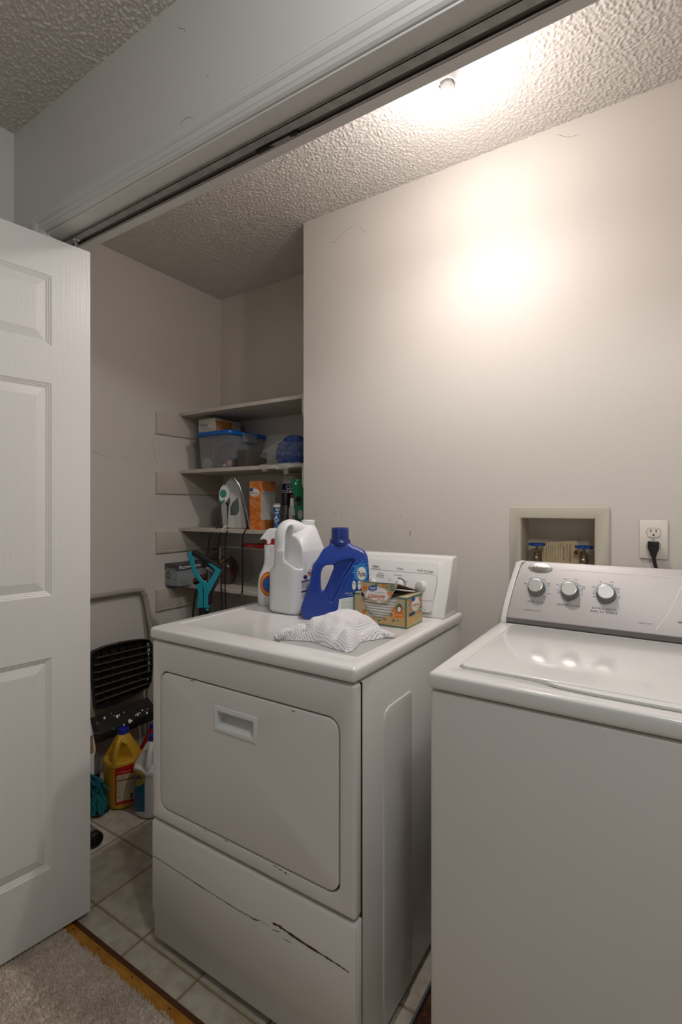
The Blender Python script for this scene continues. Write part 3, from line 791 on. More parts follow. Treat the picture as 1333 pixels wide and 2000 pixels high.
# console: leans back 28 degrees, its ends taper inwards to the top
outl = []
for a, b in ((980, 1215), (978.5, 1206), (984, 1180), (993, 1147), (1001, 1120), (1006, 1106), (1010, 1099), (1016, 1095)):
    z = WZ
    for _ in range(12):
        y = 1.487 + max(0, z - WZ - 0.01) * 0.53; q = pt(a, b, y=y); z = q.z
    outl.append(q)
outl[0] = Vector((outl[1].x - 0.001, outl[0].y + 0.002, WZ - 0.001))
top_ = outl[-1]
ocap = outl + [Vector((top_.x + 0.003, top_.y + 0.010, top_.z)), Vector((top_.x + 0.002, WY1, top_.z - 0.016)), Vector((outl[0].x, WY1, WZ - 0.001))]
def ruled(bm, A_, B_):
    a = [bm.verts.new(p) for p in A_]; b = [bm.verts.new(p) for p in B_]; n = len(a)
    bm.faces.new(a); bm.faces.new(b[::-1])
    for i in range(n): bm.faces.new((a[i], b[i], b[(i + 1) % n], a[(i + 1) % n]))
    bmesh.ops.recalc_face_normals(bm, faces=bm.faces[:]); return bm
icap = [Vector((p.x + 0.0155, p.y, p.z)) for p in ocap]
bm = nb(); ruled(bm, ocap, icap); bevel_all(bm, 0.003, 3, 50); wcon = mk('console_end', bm, M_ENAMEL, wash)
XM = 0.252
bm = nb(); ruled(bm, [Vector((2 * -0.067 - p.x, p.y, p.z)) for p in ocap], [Vector((2 * -0.067 - p.x, p.y, p.z)) for p in icap]); bevel_all(bm, 0.003, 3, 50); mk('console_end', bm, M_ENAMEL, wash)
ins = [Vector((p.x + 0.0005, p.y, p.z)) for p in icap]
s0 = ins[1] + Vector((0, 0.004, WZ + 0.016 - ins[1].z)); t0 = ins[-5] + Vector((0.002, 0.004, 0.001)) 
sheet = [Vector((s0.x, s0.y, s0.z)), Vector((ins[3].x, s0.y + (ins[3].z - s0.z) * 0.50, ins[3].z)), Vector((ins[5].x, s0.y + (ins[5].z - s0.z) * 0.53, ins[5].z)), Vector((ins[7].x - 0.001, s0.y + (ins[7].z - s0.z) * 0.545, ins[7].z - 0.0005)), ins[8] + Vector((0, 0.004, -0.001)), ins[9] + Vector((0, -0.002, -0.001)), Vector((ins[9].x, WY1 - 0.002, WZ)), Vector((s0.x, s0.y + 0.012, WZ))]
bm = nb(); ruled(bm, sheet, [Vector((2 * -0.067 - p.x, p.y, p.z)) for p in sheet]); bevel_all(bm, 0.002, 2, 25)
panel = mk('control_panel', bm, M_SILVER, wash)
bm = nb(); prism(bm, [Vector((s0.x - 0.0002, y, z)) for y, z in ((s0.y - 0.002, WZ + 0.017), (s0.y + 0.008, WZ + 0.021), (s0.y + 0.02, WZ + 0.0005), (s0.y + 0.005, WZ + 0.0005), (s0.y - 0.001, WZ + 0.006))], (-0.134 - 2 * s0.x, 0, 0))
mk('panel_foot', bm, M_SILVERD, wash)
tr = bvh(panel)
def n_at(px, py, tree):
    h, nr, i, ds = tree.ray_cast(CAM, ray(px, py).normalized(), 6)
    return h, (nr if nr.dot(ray(px, py)) < 0 else -nr)
for (px, py), (a0, a1), ticks in (((1049, 1149), (-50, 170), (-35, 150)), ((1114, 1156), (-10, 190), (-8, 30, 75, 115, 165)), ((1185, 1162), (-15, 195), (5, 55, 110, 160, 190))):
    h, nr = n_at(px, py, tr)
    xd = Vector((1, 0, 0)); yd = nr.cross(xd).normalized()
    bm = nb(); n = 26
    ring = []
    for i in range(n + 1):
        a = R(a0 + (a1 - a0) * i / n)
        dv = xd * math.cos(a) + yd * math.sin(a)
        ring.append((bm.verts.new(h + dv * 0.0255 + nr * 0.0006), bm.verts.new(h + dv * 0.0335 + nr * 0.0006)))
    for (p, q_), (s_, t_) in zip(ring, ring[1:]): bm.faces.new((p, q_, t_, s_))
    mk('dial_arc', bm, mat('pale_blue_grey', (168, 176, 182), 0.45), panel, False)
    for a in ticks:
        dv = xd * math.cos(R(a)) + yd * math.sin(R(a)); sv = nr.cross(dv) * 0.0009
        bm = nb(); bm.faces.new([bm.verts.new(h + dv * ra_ + sv * sg + nr * 0.001) for ra_, sg in ((0.0245, 1), (0.0345, 1), (0.0345, -1), (0.0245, -1))]); mk('tick_mark', bm, M_WHITEINK, panel, False)
    bm = nb(); lathe(bm, h - nr * 0.001, nr, [(0.0245, 0), (0.0245, 0.006), (0.0235, 0.009), (0.0215, 0.022), (0.0205, 0.0235)], 36)
    kb = mk('knob', bm, M_KNOBG, panel)
    bm = nb(); lathe(bm, h, nr, [(0.0200, 0.0230), (0.0196, 0.0245), (0.0185, 0.0248), (0.0183, 0.0242), (0.003, 0.0241)], 36); mk('knob_cap', bm, M_BRUSH, kb)
S = 0.105
SP = 1.5
write('LOAD SIZE', rq(1029, 1172, 1061, 1176, S), tr, M_INK, panel, spacing=SP)
write('TEMPERATURE', rq(1088, 1178, 1134, 1182, S), tr, M_INK, panel, spacing=SP)
write('EXTRA RINSE', rq(1157, 1185, 1204, 1189, S), tr, M_INK, panel, spacing=SP)
write('END OF CYCLE', rq(1155, 1191, 1206, 1195, S), tr, M_INK, panel, spacing=SP)
pline([(1155, 1190), (1206, 1194.5)], tr, M_WHITEINK, panel, 0.0006)
for s_, x_, y_, wd_ in (('Medium', 1035, 1129, 9), ('Large', 1060, 1130, 6), ('Small', 1024, 1138, 6), ('Super', 1070, 1138.5, 7), ('Plus', 1071, 1142, 4), ('Reset', 1069, 1158, 7),
                        ('Warm', 1101, 1129.5, 8), ('Cool', 1123, 1131, 6), ('Hot', 1087, 1140, 5), ('Normal', 1136, 1144, 8), ('Cold', 1138, 1148, 6), ('Cold', 1107, 1172, 8), ('Rinse', 1108, 1176, 7),
                        ('On', 1172, 1135, 4), ('Off', 1193, 1136, 5), ('Off', 1157, 1145, 5), ('On', 1207, 1149, 5)):
    write(s_, rq(x_, y_, x_ + wd_, y_ + 2.2, S), tr, M_INK, panel)
write('COMMERCIAL QUALITY', rq(1025, 1189, 1058, 1192, S), tr, M_INKG, panel)
write('HEAVY DUTY', rq(1248, 1215, 1276, 1217.5, S), tr, M_INKG, panel)
write('HAND WASH', rq(1325.5, 1213, 1352, 1217.5, S), tr, M_INK, panel, bold=0.02)
pline([(1097, 1112.5), (1150, 1116), (1200, 1120), (1260, 1123.5), (1333, 1127.5), (1380, 1130)], tr, M_WHITEINK, panel, 0.0007)
pline([(1345, 1125), (1333, 1144), (1320, 1172), (1305, 1200), (1282, 1231)], tr, M_WHITEINK, panel, 0.0008)
h, nr = n_at(1056, 1109.5, tr); xd = Vector((1, 0, 0)); yd = nr.cross(xd).normalized()
bm = nb(); loft(bm, [[h + nr * o_ + xd * math.cos(2 * PI * k / 36) * 0.034 * f_ + yd * math.sin(2 * PI * k / 36) * 0.0135 * f_ for k in range(36)] for o_, f_ in ((-0.001, 1), (0.0025, 1), (0.0035, 0.97), (0.0036, 0.93), (0.0026, 0.90), (0.0036, 0.6))])
emb = mk('emblem', bm, M_CHROME, panel)
write('Whirlpool', ((1042, 1112.5), (1072, 1115.5), (1072, 1107.5), (1042, 1104.5)), bvh(emb), M_INKG, emb, shear=0.4, off=0.0005)

# rusty drain pan beneath the washer
t = thing('drain_pan', 'rusty metal drain pan with a grey rim under the washer', 'pan', (-0.07, 1.32, 0))
mk('pan_base', bx(-0.503, 0.34, 0.93, 1.685, 0.0007, 0.005), M_RUST, t, False)
bm = nb(); box(bm, -0.509, -0.503, 0.925, 1.689, 0.0007, 0.022, bev=0.001); box(bm, 0.34, 0.346, 0.925, 1.689, 0.0007, 0.022, bev=0.001)
box(bm, -0.509, 0.346, 0.925, 0.931, 0.0007, 0.022, bev=0.001); box(bm, -0.509, 0.346, 1.683, 1.689, 0.0007, 0.022, bev=0.001)
mk('pan_rim', bm, M_PANRIM, t, False)

# ================================================================= WATER BOX, OUTLET
t = thing('laundry_water_box', 'beige recessed laundry water box set in the wall behind the washer', 'water box', ((RX0 + RX1) / 2, BY, RZ0))
FX0, FX1, FZ0, FZ1 = -0.4263, -0.1368, 0.965, 1.2466
bm = nb(); box(bm, FX0, FX1, BY - 0.008, BY - 0.0005, FZ0, FZ1)
mk('frame', ops(bm, cuts=[bx(RX0, RX1, BY - 0.05, BY + 0.05, RZ0, RZ1)], bevel=0.002), M_BEIGE, t, ang=50)
bm = nb()
e = 0.0015
for a in ((RX0 + 0.0003, RX0 + e, BY - 0.004, BY + RD + 0.003, RZ0 + 0.0003, RZ1 - 0.0003), (RX1 - e, RX1 - 0.0003, BY - 0.004, BY + RD + 0.003, RZ0 + 0.0003, RZ1 - 0.0003), (RX0 + e, RX1 - e, BY - 0.004, BY + RD + 0.003, RZ1 - e, RZ1 - 0.0003),
          (RX0 + e, RX1 - e, BY - 0.004, BY + RD + 0.003, RZ0 + 0.0003, RZ0 + e), (RX0 + e, RX1 - e, BY + RD, BY + RD + 0.003, RZ0 + e, RZ1 - e)): box(bm, *a)
mk('liner', bm, M_BEIGED, t, False)
for i, (vx, vz) in enumerate(((-0.353, 1.122), (-0.212, 1.119))):
    vy = 1.742
    bm = nb(); lathe(bm, (vx, vy, 1.0025), (0, 0, 1), [(0.012, 0), (0.012, 0.035), (0.017, 0.040), (0.017, 0.060), (0.013, 0.064), (0.013, 0.078), (0.010, 0.082), (0.010, 0.094), (0.004, 0.096), (0.004, vz - 1.0025)], 16)
    vb = mk('valve', bm, M_BRASS, t)
    bm = nb(); lathe(bm, (vx, vy - 0.014, 1.052), (0, -1, 0.15), [(0.010, 0), (0.010, 0.014), (0.0165, 0.015), (0.0165, 0.034), (0.0135, 0.034), (0.013, 0.028)], 20); mk('hose_outlet', bm, M_BRUSH, vb)
    bm = nb(); lathe(bm, (vx, vy, vz - 0.004), (0, 0.0, 1), [(0.010, 0.003), (0.022, 0.001), (0.0245, 0.003), (0.0245, 0.009), (0.021, 0.0095), (0.017, 0.006), (0.008, 0.009), (0.005, 0.010)], 48, wave=(8, 0.09))
    mk('handle_wheel', bm, M_BLUEH, vb, label='blue ribbed valve wheel')
bm = nb(); pts = [pt(a, b, y=1.772) for a, b in ((1058, 1108), (1060, 1060), (1127, 1056), (1133, 1066), (1134, 1115), (1058, 1115))]
pts[0].z = pts[5].z = pts[4].z = 1.003
pts = pts[1:]; prism(bm, pts, (0, 0.001, 0))
tag = thing('paper_tag', 'yellowed inspection tag propped between the two blue-wheeled water valves', 'tag', (-0.28, 1.772, 1.003))
tg = mk('card', bm, M_TAG, tag, False); tr = bvh(tg)
patch('eyelet', rq(1122, 1074, 1130, 1084), tr, M_COPPER, tag, shape=disc())
patch('eyelet_hole', rq(1124.6, 1077.4, 1127.4, 1080.8), tr, M_INK, tag, shape=disc(), off=0.0009)
def vwrite(s, x0, x1, y0, y1, tree, m, parent):      # text running downwards
    V, Fc = textshape(s); write_q = ((x0, y0), (x0, y1), (x1, y1), (x1, y0))
    return mk('lettering', wrapped(V, Fc, write_q, tree, 0.0007), m, parent, False)
vwrite('KIT OF ENCLOSURES', 1113, 1116, 1063, 1098, tr, M_INK, tag)
vwrite('Inspection Tag', 1100, 1104, 1068, 1094, tr, M_INK, tag)
for x_, a_, b_ in ((1109.5, 1064, 1096), (1107, 1064, 1094), (1095, 1062, 1090), (1091, 1064, 1086), (1085, 1063, 1093), (1080, 1065, 1090), (1076, 1066, 1088), (1072, 1065, 1080), (1068.5, 1066, 1093)):
    vwrite('inspected by order no', x_ - 0.8, x_ + 0.9, a_, b_, tr, M_INKG, tag)

OX0, OX1, OZ0, OZ1 = -0.0605, 0.0095, 1.098, 1.2105
t = thing('wall_outlet', 'ivory duplex wall outlet right of the laundry water box', 'outlet', (-0.0255, BY, OZ0))
bm = nb(); box(bm, OX0, OX1, BY - 0.0055, BY - 0.0003, OZ0, OZ1); bevel_all(bm, 0.0035, 2); plate = mk('cover_plate', bm, M_OUTLET, t)
oc = (OX0 + OX1) / 2
for zc in (1.1735, 1.1345):
    bm = nb(); pr = []
    for k in range(32):
        a = 2 * PI * k / 32; x = 0.0168 * math.cos(a); z = max(-0.0125, min(0.0125, 0.0168 * math.sin(a))); pr.append(Vector((oc + x, BY - 0.0052, zc + z)))
    bm2 = nb(); prism(bm2, [Vector((oc + (p.x - oc) * 1.05, p.y + 0.0001, zc + (p.z - zc) * 1.06)) for p in pr], (0, -0.0005, 0)); mk('socket_gap', bm2, M_INK, t, False)
    prism(bm, pr, (0, -0.0022, 0)); sk = mk('socket', bm, M_OUTLET, t)
    for dx, w_, h_ in ((-0.0063, 0.0012, 0.0042), (0.0063, 0.0012, 0.0036)):
        mk('slot', bx(oc + dx - w_, oc + dx + w_, BY - 0.0078, BY - 0.0073, zc + 0.0012, zc + 0.0012 + 2 * h_), M_INK, sk, False)
    bm = nb(); lathe(bm, (oc, BY - 0.0073, zc - 0.0068), (0, -1, 0), [(0.0026, 0), (0.0026, 0.0005)], 12); mk('ground_hole', bm, M_INK, sk)
bm = nb(); lathe(bm, (oc, BY - 0.0055, (OZ0 + OZ1) / 2), (0, -1, 0), [(0.003, 0), (0.0028, 0.001)], 12); mk('screw', bm, M_BRUSH, t)
# washer plug and cord
t = thing('power_plug', 'black three-prong plug pushed into the lower outlet socket, its cord hanging down', 'plug', (oc, BY - 0.02, 1.09))
def pp_(px, py, y): return pt(px, py, y=y)
rings = []
for z, wx, wy, yc in ((1.1475, 0.0125, 0.009, BY - 0.0185), (1.149, 0.0135, 0.0100, BY - 0.0185), (1.1445, 0.0142, 0.0108, BY - 0.0188), (1.130, 0.0142, 0.0105, BY - 0.0190), (1.1285, 0.0128, 0.0095, BY - 0.0190), (1.126, 0.0128, 0.0095, BY - 0.0190), (1.118, 0.0095, 0.0085, BY - 0.0190), (1.106, 0.0070, 0.0070, BY - 0.0190)):
    rings.append(sup(oc, yc, z, wx, wy, 4, 24))
bm = nb(); loft(bm, rings[1:]); mk('plug_body', bm, M_BLACK, t)
bm = nb(); tube(bm, [(oc, BY - 0.019, 1.110), (oc + 0.002, BY - 0.019, 1.095), (oc + 0.006, BY - 0.018, 1.075), (oc + 0.010, BY - 0.0085, 1.05), (oc + 0.010, BY - 0.0075, 0.95)], 0.0048, 10, 5); mk('cord', bm, M_BLACK, t)

# ================================================================= SHELVES
SX0, SX1, SY0, SY1 = -2.1625, BX - 0.0015, 1.765, 2.0675
SZ = [1.7415, 1.4385, 1.1355, 0.842]
names = ['topmost', 'second', 'third', 'lowest']
for i, z in enumerate(SZ):
    lab = ['empty topmost white painted shelf board in the closet alcove', 'white painted shelf board carrying the blue-lidded plastic bin', 'white painted shelf board carrying the steam iron and orange box', 'lowest white painted shelf board, under the clear acrylic riser'][i]
    bm = nb(); box(bm, SX0, SX1, SY0, SY1, z - 0.018, z, bev=0.0012, seg=1); o = mk('shelf_board', bm, M_SHELF); props(o, lab, 'shelf', 'painted shelf boards in the alcove')
    top_ = z - 0.0185; prof = [(0, 0), (0.016, 0), (0.016, -0.088), (0.013, -0.094), (0.014, -0.098), (0.010, -0.108), (0, -0.108)]
    bm = nb(); prism(bm, [Vector((-2.1625 + a, 1.6215, top_ + b)) for a, b in prof], (0, SY1 - 1.6215, 0)); o = mk('shelf_cleat', bm, M_CLEAT)
    props(o, ['moulded cleat board on the left wall under the empty top shelf', 'moulded cleat board on the left wall under the bin shelf', 'moulded cleat board on the left wall under the iron shelf', 'moulded cleat board on the left wall under the lowest shelf'][i], 'cleat', 'cleat boards on the left wall')
    bm = nb(); prism(bm, [Vector((BX - 0.001 - a, BY + 0.012, top_ + b + (0.012 if i < 2 else 0))) for a, b in prof], (0, SY0 - BY - 0.014, 0)) 
    prism(bm, [Vector((BX - 0.001 - a, SY0 - 0.002, top_ + b)) for a, b in prof], (0, SY1 - SY0 + 0.002, 0)); o = mk('shelf_cleat', bm, M_CLEAT)
    props(o, ['cleat end at the wall corner under the empty top shelf', 'cleat end at the wall corner under the bin shelf', 'cleat at the right end of the iron shelf, hidden behind the corner', 'cleat at the right end of the lowest shelf, hidden behind the corner'][i], 'cleat', 'cleat boards at the alcove right side')

# ---- second shelf: bin, box, smoked box, bag
z2 = SZ[1] + 0.0003
t = thing('storage_bin', 'clear plastic storage bin with bright blue lid on the second shelf', 'bin', (-1.92, 1.912, z2))
def bintub(x0, x1, y0, y1, z0, z1, m, parent, nm, r=0.03, th=0.0025, tap=0.008):
    bm = nb()
    ro = [rr2(x0 + tap, x1 - tap, y0 + tap, y1 - tap, r, z0), rr2(x0, x1, y0, y1, r, z1), rr2(x0 + th, x1 - th, y0 + th, y1 - th, r - th, z1), rr2(x0 + tap + th, x1 - tap - th, y0 + tap + th, y1 - tap - th, r - th, z0 + th)]
    rr = [[bm.verts.new(p) for p in q] for q in ro]; n = len(rr[0])
    bm.faces.new(rr[0][::-1]); bm.faces.new(rr[3])
    for a, b in zip(rr, rr[1:]):
        for i in range(n): bm.faces.new((a[i], a[(i + 1) % n], b[(i + 1) % n], b[i]))
    bmesh.ops.recalc_face_normals(bm, faces=bm.faces[:])
    return mk(nm, bm, m, parent)
bintub(-2.038, -1.802, 1.778, 2.052, z2, z2 + 0.172, M_BIN, t, 'tub')
bm = nb(); prism(bm, rr2(-2.048, -1.792, 1.768, 2.060, 0.034, z2 + 0.166), (0, 0, 0.022)); bevel_all(bm, 0.005, 2)
mk('lid', bm, M_LID, t)
bm = nb(); box(bm, -1.793, -1.785, 1.86, 1.96, z2 + 0.135, z2 + 0.182, bev=0.003); mk('latch', bm, M_BIN, t)
zt = z2 + 0.004
def blob(c, r, m, nm, lab, ct, sc=(1, 1, 1), amp=0.15, seed=0, grp=None):
    bm = nb(); bmesh.ops.create_icosphere(bm, subdivisions=4, radius=1)
    for v in bm.verts:
        k = 1 + amp * noise.noise(v.co * 1.6 + Vector((seed, seed * 2, 0)))
        v.co = Vector((c[0] + v.co.x * r * sc[0] * k, c[1] + v.co.y * r * sc[1] * k, c[2] + v.co.z * r * sc[2] * k))
    o = mk(nm, bm, m, ang=180); props(o, lab, ct, grp); return o
blob((-1.93, 1.93, zt + 0.074), 0.072, M_DARKMIX, 'cloth_bundle', 'dark red and grey bundle filling the clear bin', 'bundle', (1.2, 1.3, 0.98), 0.25, 3)
bm = nb(); lathe(bm, (-1.985, 1.805, zt + 0.024), (0.25, -1, 0.1), [(0.027, -0.006), (0.031, 0), (0.031, 0.003), (0.027, 0.006), (0.012, 0.007)], 24); o = mk('jar_lid', bm, M_LGREY); props(o, 'pale round lid standing inside the clear bin', 'lid')
blob((-1.835, 1.815, zt + 0.021), 0.018, M_PEACH, 'sponge', 'peach coloured sponge at the front of the clear bin', 'sponge', (1.0, 0.9, 0.9), 0.2, 5)
blob((-1.862, 1.805, zt + 0.011), 0.008, M_WHITEINK, 'bottle_cap', 'small white cap on the bin floor near the sponge', 'cap', (1.2, 1, 0.9), 0.05, 9)
bm = nb(); tube(bm, [(-1.935, 1.800, zt + 0.05), (-1.937, 1.798, zt + 0.09), (-1.93, 1.80, zt + 0.13), (-1.915, 1.81, zt + 0.148)], 0.006, 8, 4); o = mk('cable', bm, M_RED); props(o, 'short red cable curled inside the clear bin', 'cable')
# appliance parts box on the bin
t = thing('parts_box', 'worn white and orange appliance parts box lying on the blue bin lid', 'box', (-2.0, 1.89, z2 + 0.189))
zb = z2 + 0.1884
bm = nb(); box(bm, -2.052, -1.930, 1.805, 1.99, zb, zb + 0.072, bev=0.001, seg=1)
pb = mk('carton', bm, M_WCARD, t, False)
mk('orange_print', bx(-1.9302, -1.9294, 1.809, 1.925, zb + 0.002, zb + 0.062), mat('orange_brown_card', (178, 112, 50), 0.6), pb, False)
bm = nb(); prism(bm, [Vector(p) for p in ((-2.052, 1.805, zb + 0.0721), (-1.930, 1.805, zb + 0.0721), (-1.930, 1.86, zb + 0.082), (-2.052, 1.86, zb + 0.084))], (0, 0, 0.001)); mk('flap', bm, M_WCARD, pb, False)
tr = bvh(pb)
write('Whirlpool', rq(385, 826.5, 407, 834, 0.02), tr, M_INK, pb, shear=0.3)
write('FSP service parts', rq(396, 836.5, 411, 839, -0.02), tr, M_INK, pb)
for k, s_ in enumerate(('Use these', 'Fiber Basket', 'Parts & Service')):
    write(s_, rq(420, 826 + 5 * k, 434, 829 + 5 * k, 0.1), bvh(bpy.data.objects['orange_print']), M_WCARD, pb, off=0.0006)
bm = nb(); lathe(bm, (-1.87, 1.86, z2 + 0.1887), (0, 0, 1), [(0.030, 0), (0.030, 0.008), (0.024, 0.013), (0.010, 0.015)], 24); o = mk('rubber_cap', bm, M_BLACK); props(o, 'black round cap lying on the blue bin lid beside the parts box', 'cap')
t = bintub(-1.752, -1.682, 1.780, 1.925, z2, z2 + 0.082, M_SMOKE, None, 'smoked_box', r=0.006, th=0.002, tap=0.002)
props(t, 'small smoked clear plastic box right of the blue-lidded bin', 'box')
# blue cloth in a clear bag
bag = thing('plastic_bag', 'crumpled clear plastic bag holding blue cloth at the right shelf end', 'bag', (-1.46, 1.86, z2))
for k in range(7):
    a = -0.5 + k * 0.16; zc = z2 + 0.036 + 0.0165 * (k % 4) + (0.01 if k > 3 else 0)
    pass
bm = nb()
rows_ = [(0.022, 0.075, 0), (0.043, 0.088, 0.004), (0.064, 0.09, 0.0), (0.085, 0.08, 0.006), (0.105, 0.058, 0.012)]
for k, (dz, hw, dx) in enumerate(rows_):
    cx_ = -1.455 + dx
    tube(bm, [(cx_ - hw, 1.86, z2 + dz - 0.006), (cx_ - hw * 0.7, 1.835 - 0.01 * (k % 2), z2 + dz), (cx_, 1.825, z2 + dz + 0.007), (cx_ + hw * 0.7, 1.84, z2 + dz + 0.001), (cx_ + hw, 1.86, z2 + dz - 0.005)], lambda t_: 0.018 * (0.55 + 0.9 * math.sin(PI * min(max(t_, 0.03), 0.97)) ** 0.5), 10, 6)
    tube(bm, [(cx_ - hw, 1.90, z2 + dz - 0.004), (cx_, 1.91, z2 + dz + 0.004), (cx_ + hw, 1.90, z2 + dz - 0.004)], 0.019, 8, 6)
cl_ = mk('folded_cloth', bm, M_CLOTHB); props(cl_, 'rolled blue cloth inside the clear plastic bag', 'cloth')
bm = nb(); bmesh.ops.create_icosphere(bm, subdivisions=5, radius=1)
for v in bm.verts:
    c = v.co.copy(); n1 = noise.noise(c * 3.5) * 0.16 + noise.noise(c * 9) * 0.07
    k = 1 + n1; x = c.x * 0.122 * k; y = c.y * 0.075 * k; z = c.z * 0.064 * k
    if c.x < -0.3:                               # gathered mouth drawn out to the left
        f_ = (-c.x - 0.3) / 0.7; x -= 0.055 * f_ ** 1.5; z *= 1 - 0.5 * f_; y = y * (1 - 0.3 * f_) - 0.03 * f_; z -= 0.012 * f_
    v.co = Vector((-1.463 + x, 1.862 + y, max(z2 + 0.066 + z, z2 + 0.001)))
mk('film', bm, M_FILM, bag, ang=180)
for pl_ in ([(521, 906), (505, 908), (515, 921), (520, 921), (530, 908)], [(545, 905), (536, 912), (541, 917), (553, 919), (557, 928), (562, 924), (565, 915), (575, 913), (590, 910), (585, 902)]):
    bm = nb(); P0 = [pt(a, b, y=1.758) for a, b in pl_]
    cxm = sum((p for p in P0), Vector()) / len(P0)
    vs0 = [bm.verts.new(p + Vector((0, 0.006 * ((i % 2) * 2 - 1), 0))) for i, p in enumerate(P0)]; vc = bm.verts.new(cxm + Vector((0, -0.008, 0)))
    for i in range(len(vs0)): bm.faces.new((vs0[i], vs0[(i + 1) % len(vs0)], vc))
    bmesh.ops.subdivide_edges(bm, edges=bm.edges[:], cuts=2, use_grid_fill=True)
    for v in bm.verts: v.co.y += 0.005 * noise.noise(v.co * 90)
    mk('film_fold', bm, clear_mat('film_fold', (215, 215, 212), 0.3, 0.12), bag, ang=180)

# ---- third shelf
z3 = SZ[2] + 0.0003
# steam iron standing on its heel
iron = thing('steam_iron', 'grey and white steam iron with green dial standing on its heel', 'iron', tuple(pt(455, 1034, y=1.87)[:2]) + (z3,))
DI = pt(462, 1030, y=1.865); dI = (DI - CAM).dot(Vector((-sn, cs, 0)))
zpx = HY + (H - z3) * F / dI        # pixel row where the shelf is at that depth
def ish(poly): return [(a, min(b * 1.0, zpx - 0.2)) for a, b in poly]
bm = traced(ish([(453, 932), (459, 937), (466, 946), (471, 960), (477, 985), (482, 1010), (485, 1030), (484, 1036), (447, 1036), (449, 1016), (450, 990), (453, 980), (450, 968), (446, 956), (440, 950), (443, 943)]), dI, 0.092)
me = ops(bm, voxel=0.0026, smooth=22)
fw = Vector((-sn, cs, 0))
for v in me.vertices:                              # nose tapers like the plan of a soleplate
    k = max(0.0, min(1.0, (v.co.z - (z3 + 0.12)) / 0.14)); dd = v.co.dot(fw) - dI
    v.co -= fw * dd * (0.85 * k ** 1.3)
zmin = min(v.co.z for v in me.vertices)
for v in me.vertices: v.co.z += z3 - zmin
ib = mk('body', me, M_LGREY, iron, ang=180)
bm = traced([(433, 982), (441, 980), (445, 992), (446, 1010), (449, 1020), (451, 1031), (444, 1036), (438, 1034), (435, 1010)], dI - 0.01, 0.034)
mk('handle', ops(bm, voxel=0.0022, smooth=8), mat('iron_handle_grey', (164, 162, 160), 0.3), iron, ang=180)
bmh = traced([(438, 947), (446, 948), (450, 956), (451, 968), (446, 978), (440, 984), (434, 983), (430, 975), (430, 962), (433, 953)], dI - 0.012, 0.044)
mk('handle_gap', traced([(443.5, 982), (451.5, 982), (450, 1000), (448.5, 1009), (446, 1009)], dI + 0.004, 0.02), M_DKG, iron, False, 'dark inner side of the handle')  # dark green piece added in the gap for the tank behind it
hd = mk('control_head', ops(bmh, voxel=0.0022, smooth=8), M_PLW, iron, ang=180)
bm = traced([(444, 967), (449, 964), (453, 972), (455, 982), (447, 984), (443, 978)], dI - 0.01, 0.03); mk('head_neck', ops(bm, voxel=0.0022, smooth=5), M_GREY, iron, ang=180)
bm = traced([(465, 972), (467, 985), (467, 998), (463, 1005), (451, 1006), (451, 992), (454, 983), (459, 978)], dI - 0.045, 0.012)
mk('water_tank', ops(bm, voxel=0.002, smooth=4), M_DKG, iron, ang=180)
trh = bvh(hd, ib)
patch('dial', rq(429.8, 956, 443, 972), trh, M_IGREEN, hd, shape=disc(), off=0.002, label='green round dial')
bm = traced([(427.5, 977), (431, 978), (435, 978.5), (438, 975.5), (440, 977), (437.5, 981.5), (433, 983), (429, 981)], dI - 0.038, 0.01); mk('spray_button', ops(bm, voxel=0.0015, smooth=3), M_IGREEN, hd, ang=180)
bm = traced([(457, 932), (468, 945), (472, 957), (483, 1000), (488, 1030), (486.5, 1030), (480.5, 1000), (470, 958), (466, 946.5)], dI + 0.002, 0.01); mk('soleplate', bm, M_CHROME, iron, False)
# clear wrap sleeve around the iron
bm = nb(); c_ = pt(468, 1000, d=dI)
loft(bm, [sup(c_.x, c_.y, z, 0.05 * k, 0.05 * k, 2.2, 24) for z, k in ((z3 + 0.001, 1.0), (z3 + 0.06, 1.03), (z3 + 0.12, 0.97), (z3 + 0.18, 0.82), (z3 + 0.215, 0.62))], cap=False)
for v in bm.verts: v.co += Vector((noise.noise(v.co * 30), noise.noise(v.co * 30 + Vector((9, 0, 0))), 0)) * 0.006
o = mk('plastic_sleeve', bm, M_FILM, ang=180); props(o, 'loose clear plastic sleeve wrapped round the steam iron', 'wrap')
# baking soda carton
t = thing('baking_soda_carton', 'tall orange patterned baking soda carton beside the steam iron', 'carton', (-1.651, 1.853, z3))
bm = nb(); box(bm, -1.6875, -1.6145, 1.800, 1.905, z3, z3 + 0.2335, bev=0.001, seg=1); cb_ = mk('carton_box', bm, M_ORB, t, False); tr = bvh(cb_)
mk('side_print', bx(-1.6146, -1.6138, 1.802, 1.903, z3 + 0.185, z3 + 0.232), M_ORP, cb_, False); mk('side_print', bx(-1.6146, -1.6138, 1.802, 1.903, z3 + 0.002, z3 + 0.045), M_ORP, cb_, False)
mk('facts_panel', bx(-1.6146, -1.6136, 1.8035, 1.902, z3 + 0.046, z3 + 0.184), mat('facts_white', (198, 194, 188), 0.6), cb_, False)
tr2 = bvh(bpy.data.objects['facts_panel'])
write('Nutrition Facts', rq(511, 961, 535, 964), tr2, M_INK, cb_)
for k in range(12):
    for xx in ((511.5, 523), (525.5, 535)):
        yy = 966 + k * 3.9
        if yy > 1008: continue
        write('serving size total fat 0g'[: 14 + (k * 5) % 9], rq(xx[0], yy, xx[1] - (k * 7 % 4), yy + 1.6), tr2, M_INKG if k % 4 else M_INK, cb_)
patch('logo', rq(488.5, 954, 507, 970, 0), tr, M_WHITEINK, cb_, shape=disc(), label='white oval logo')
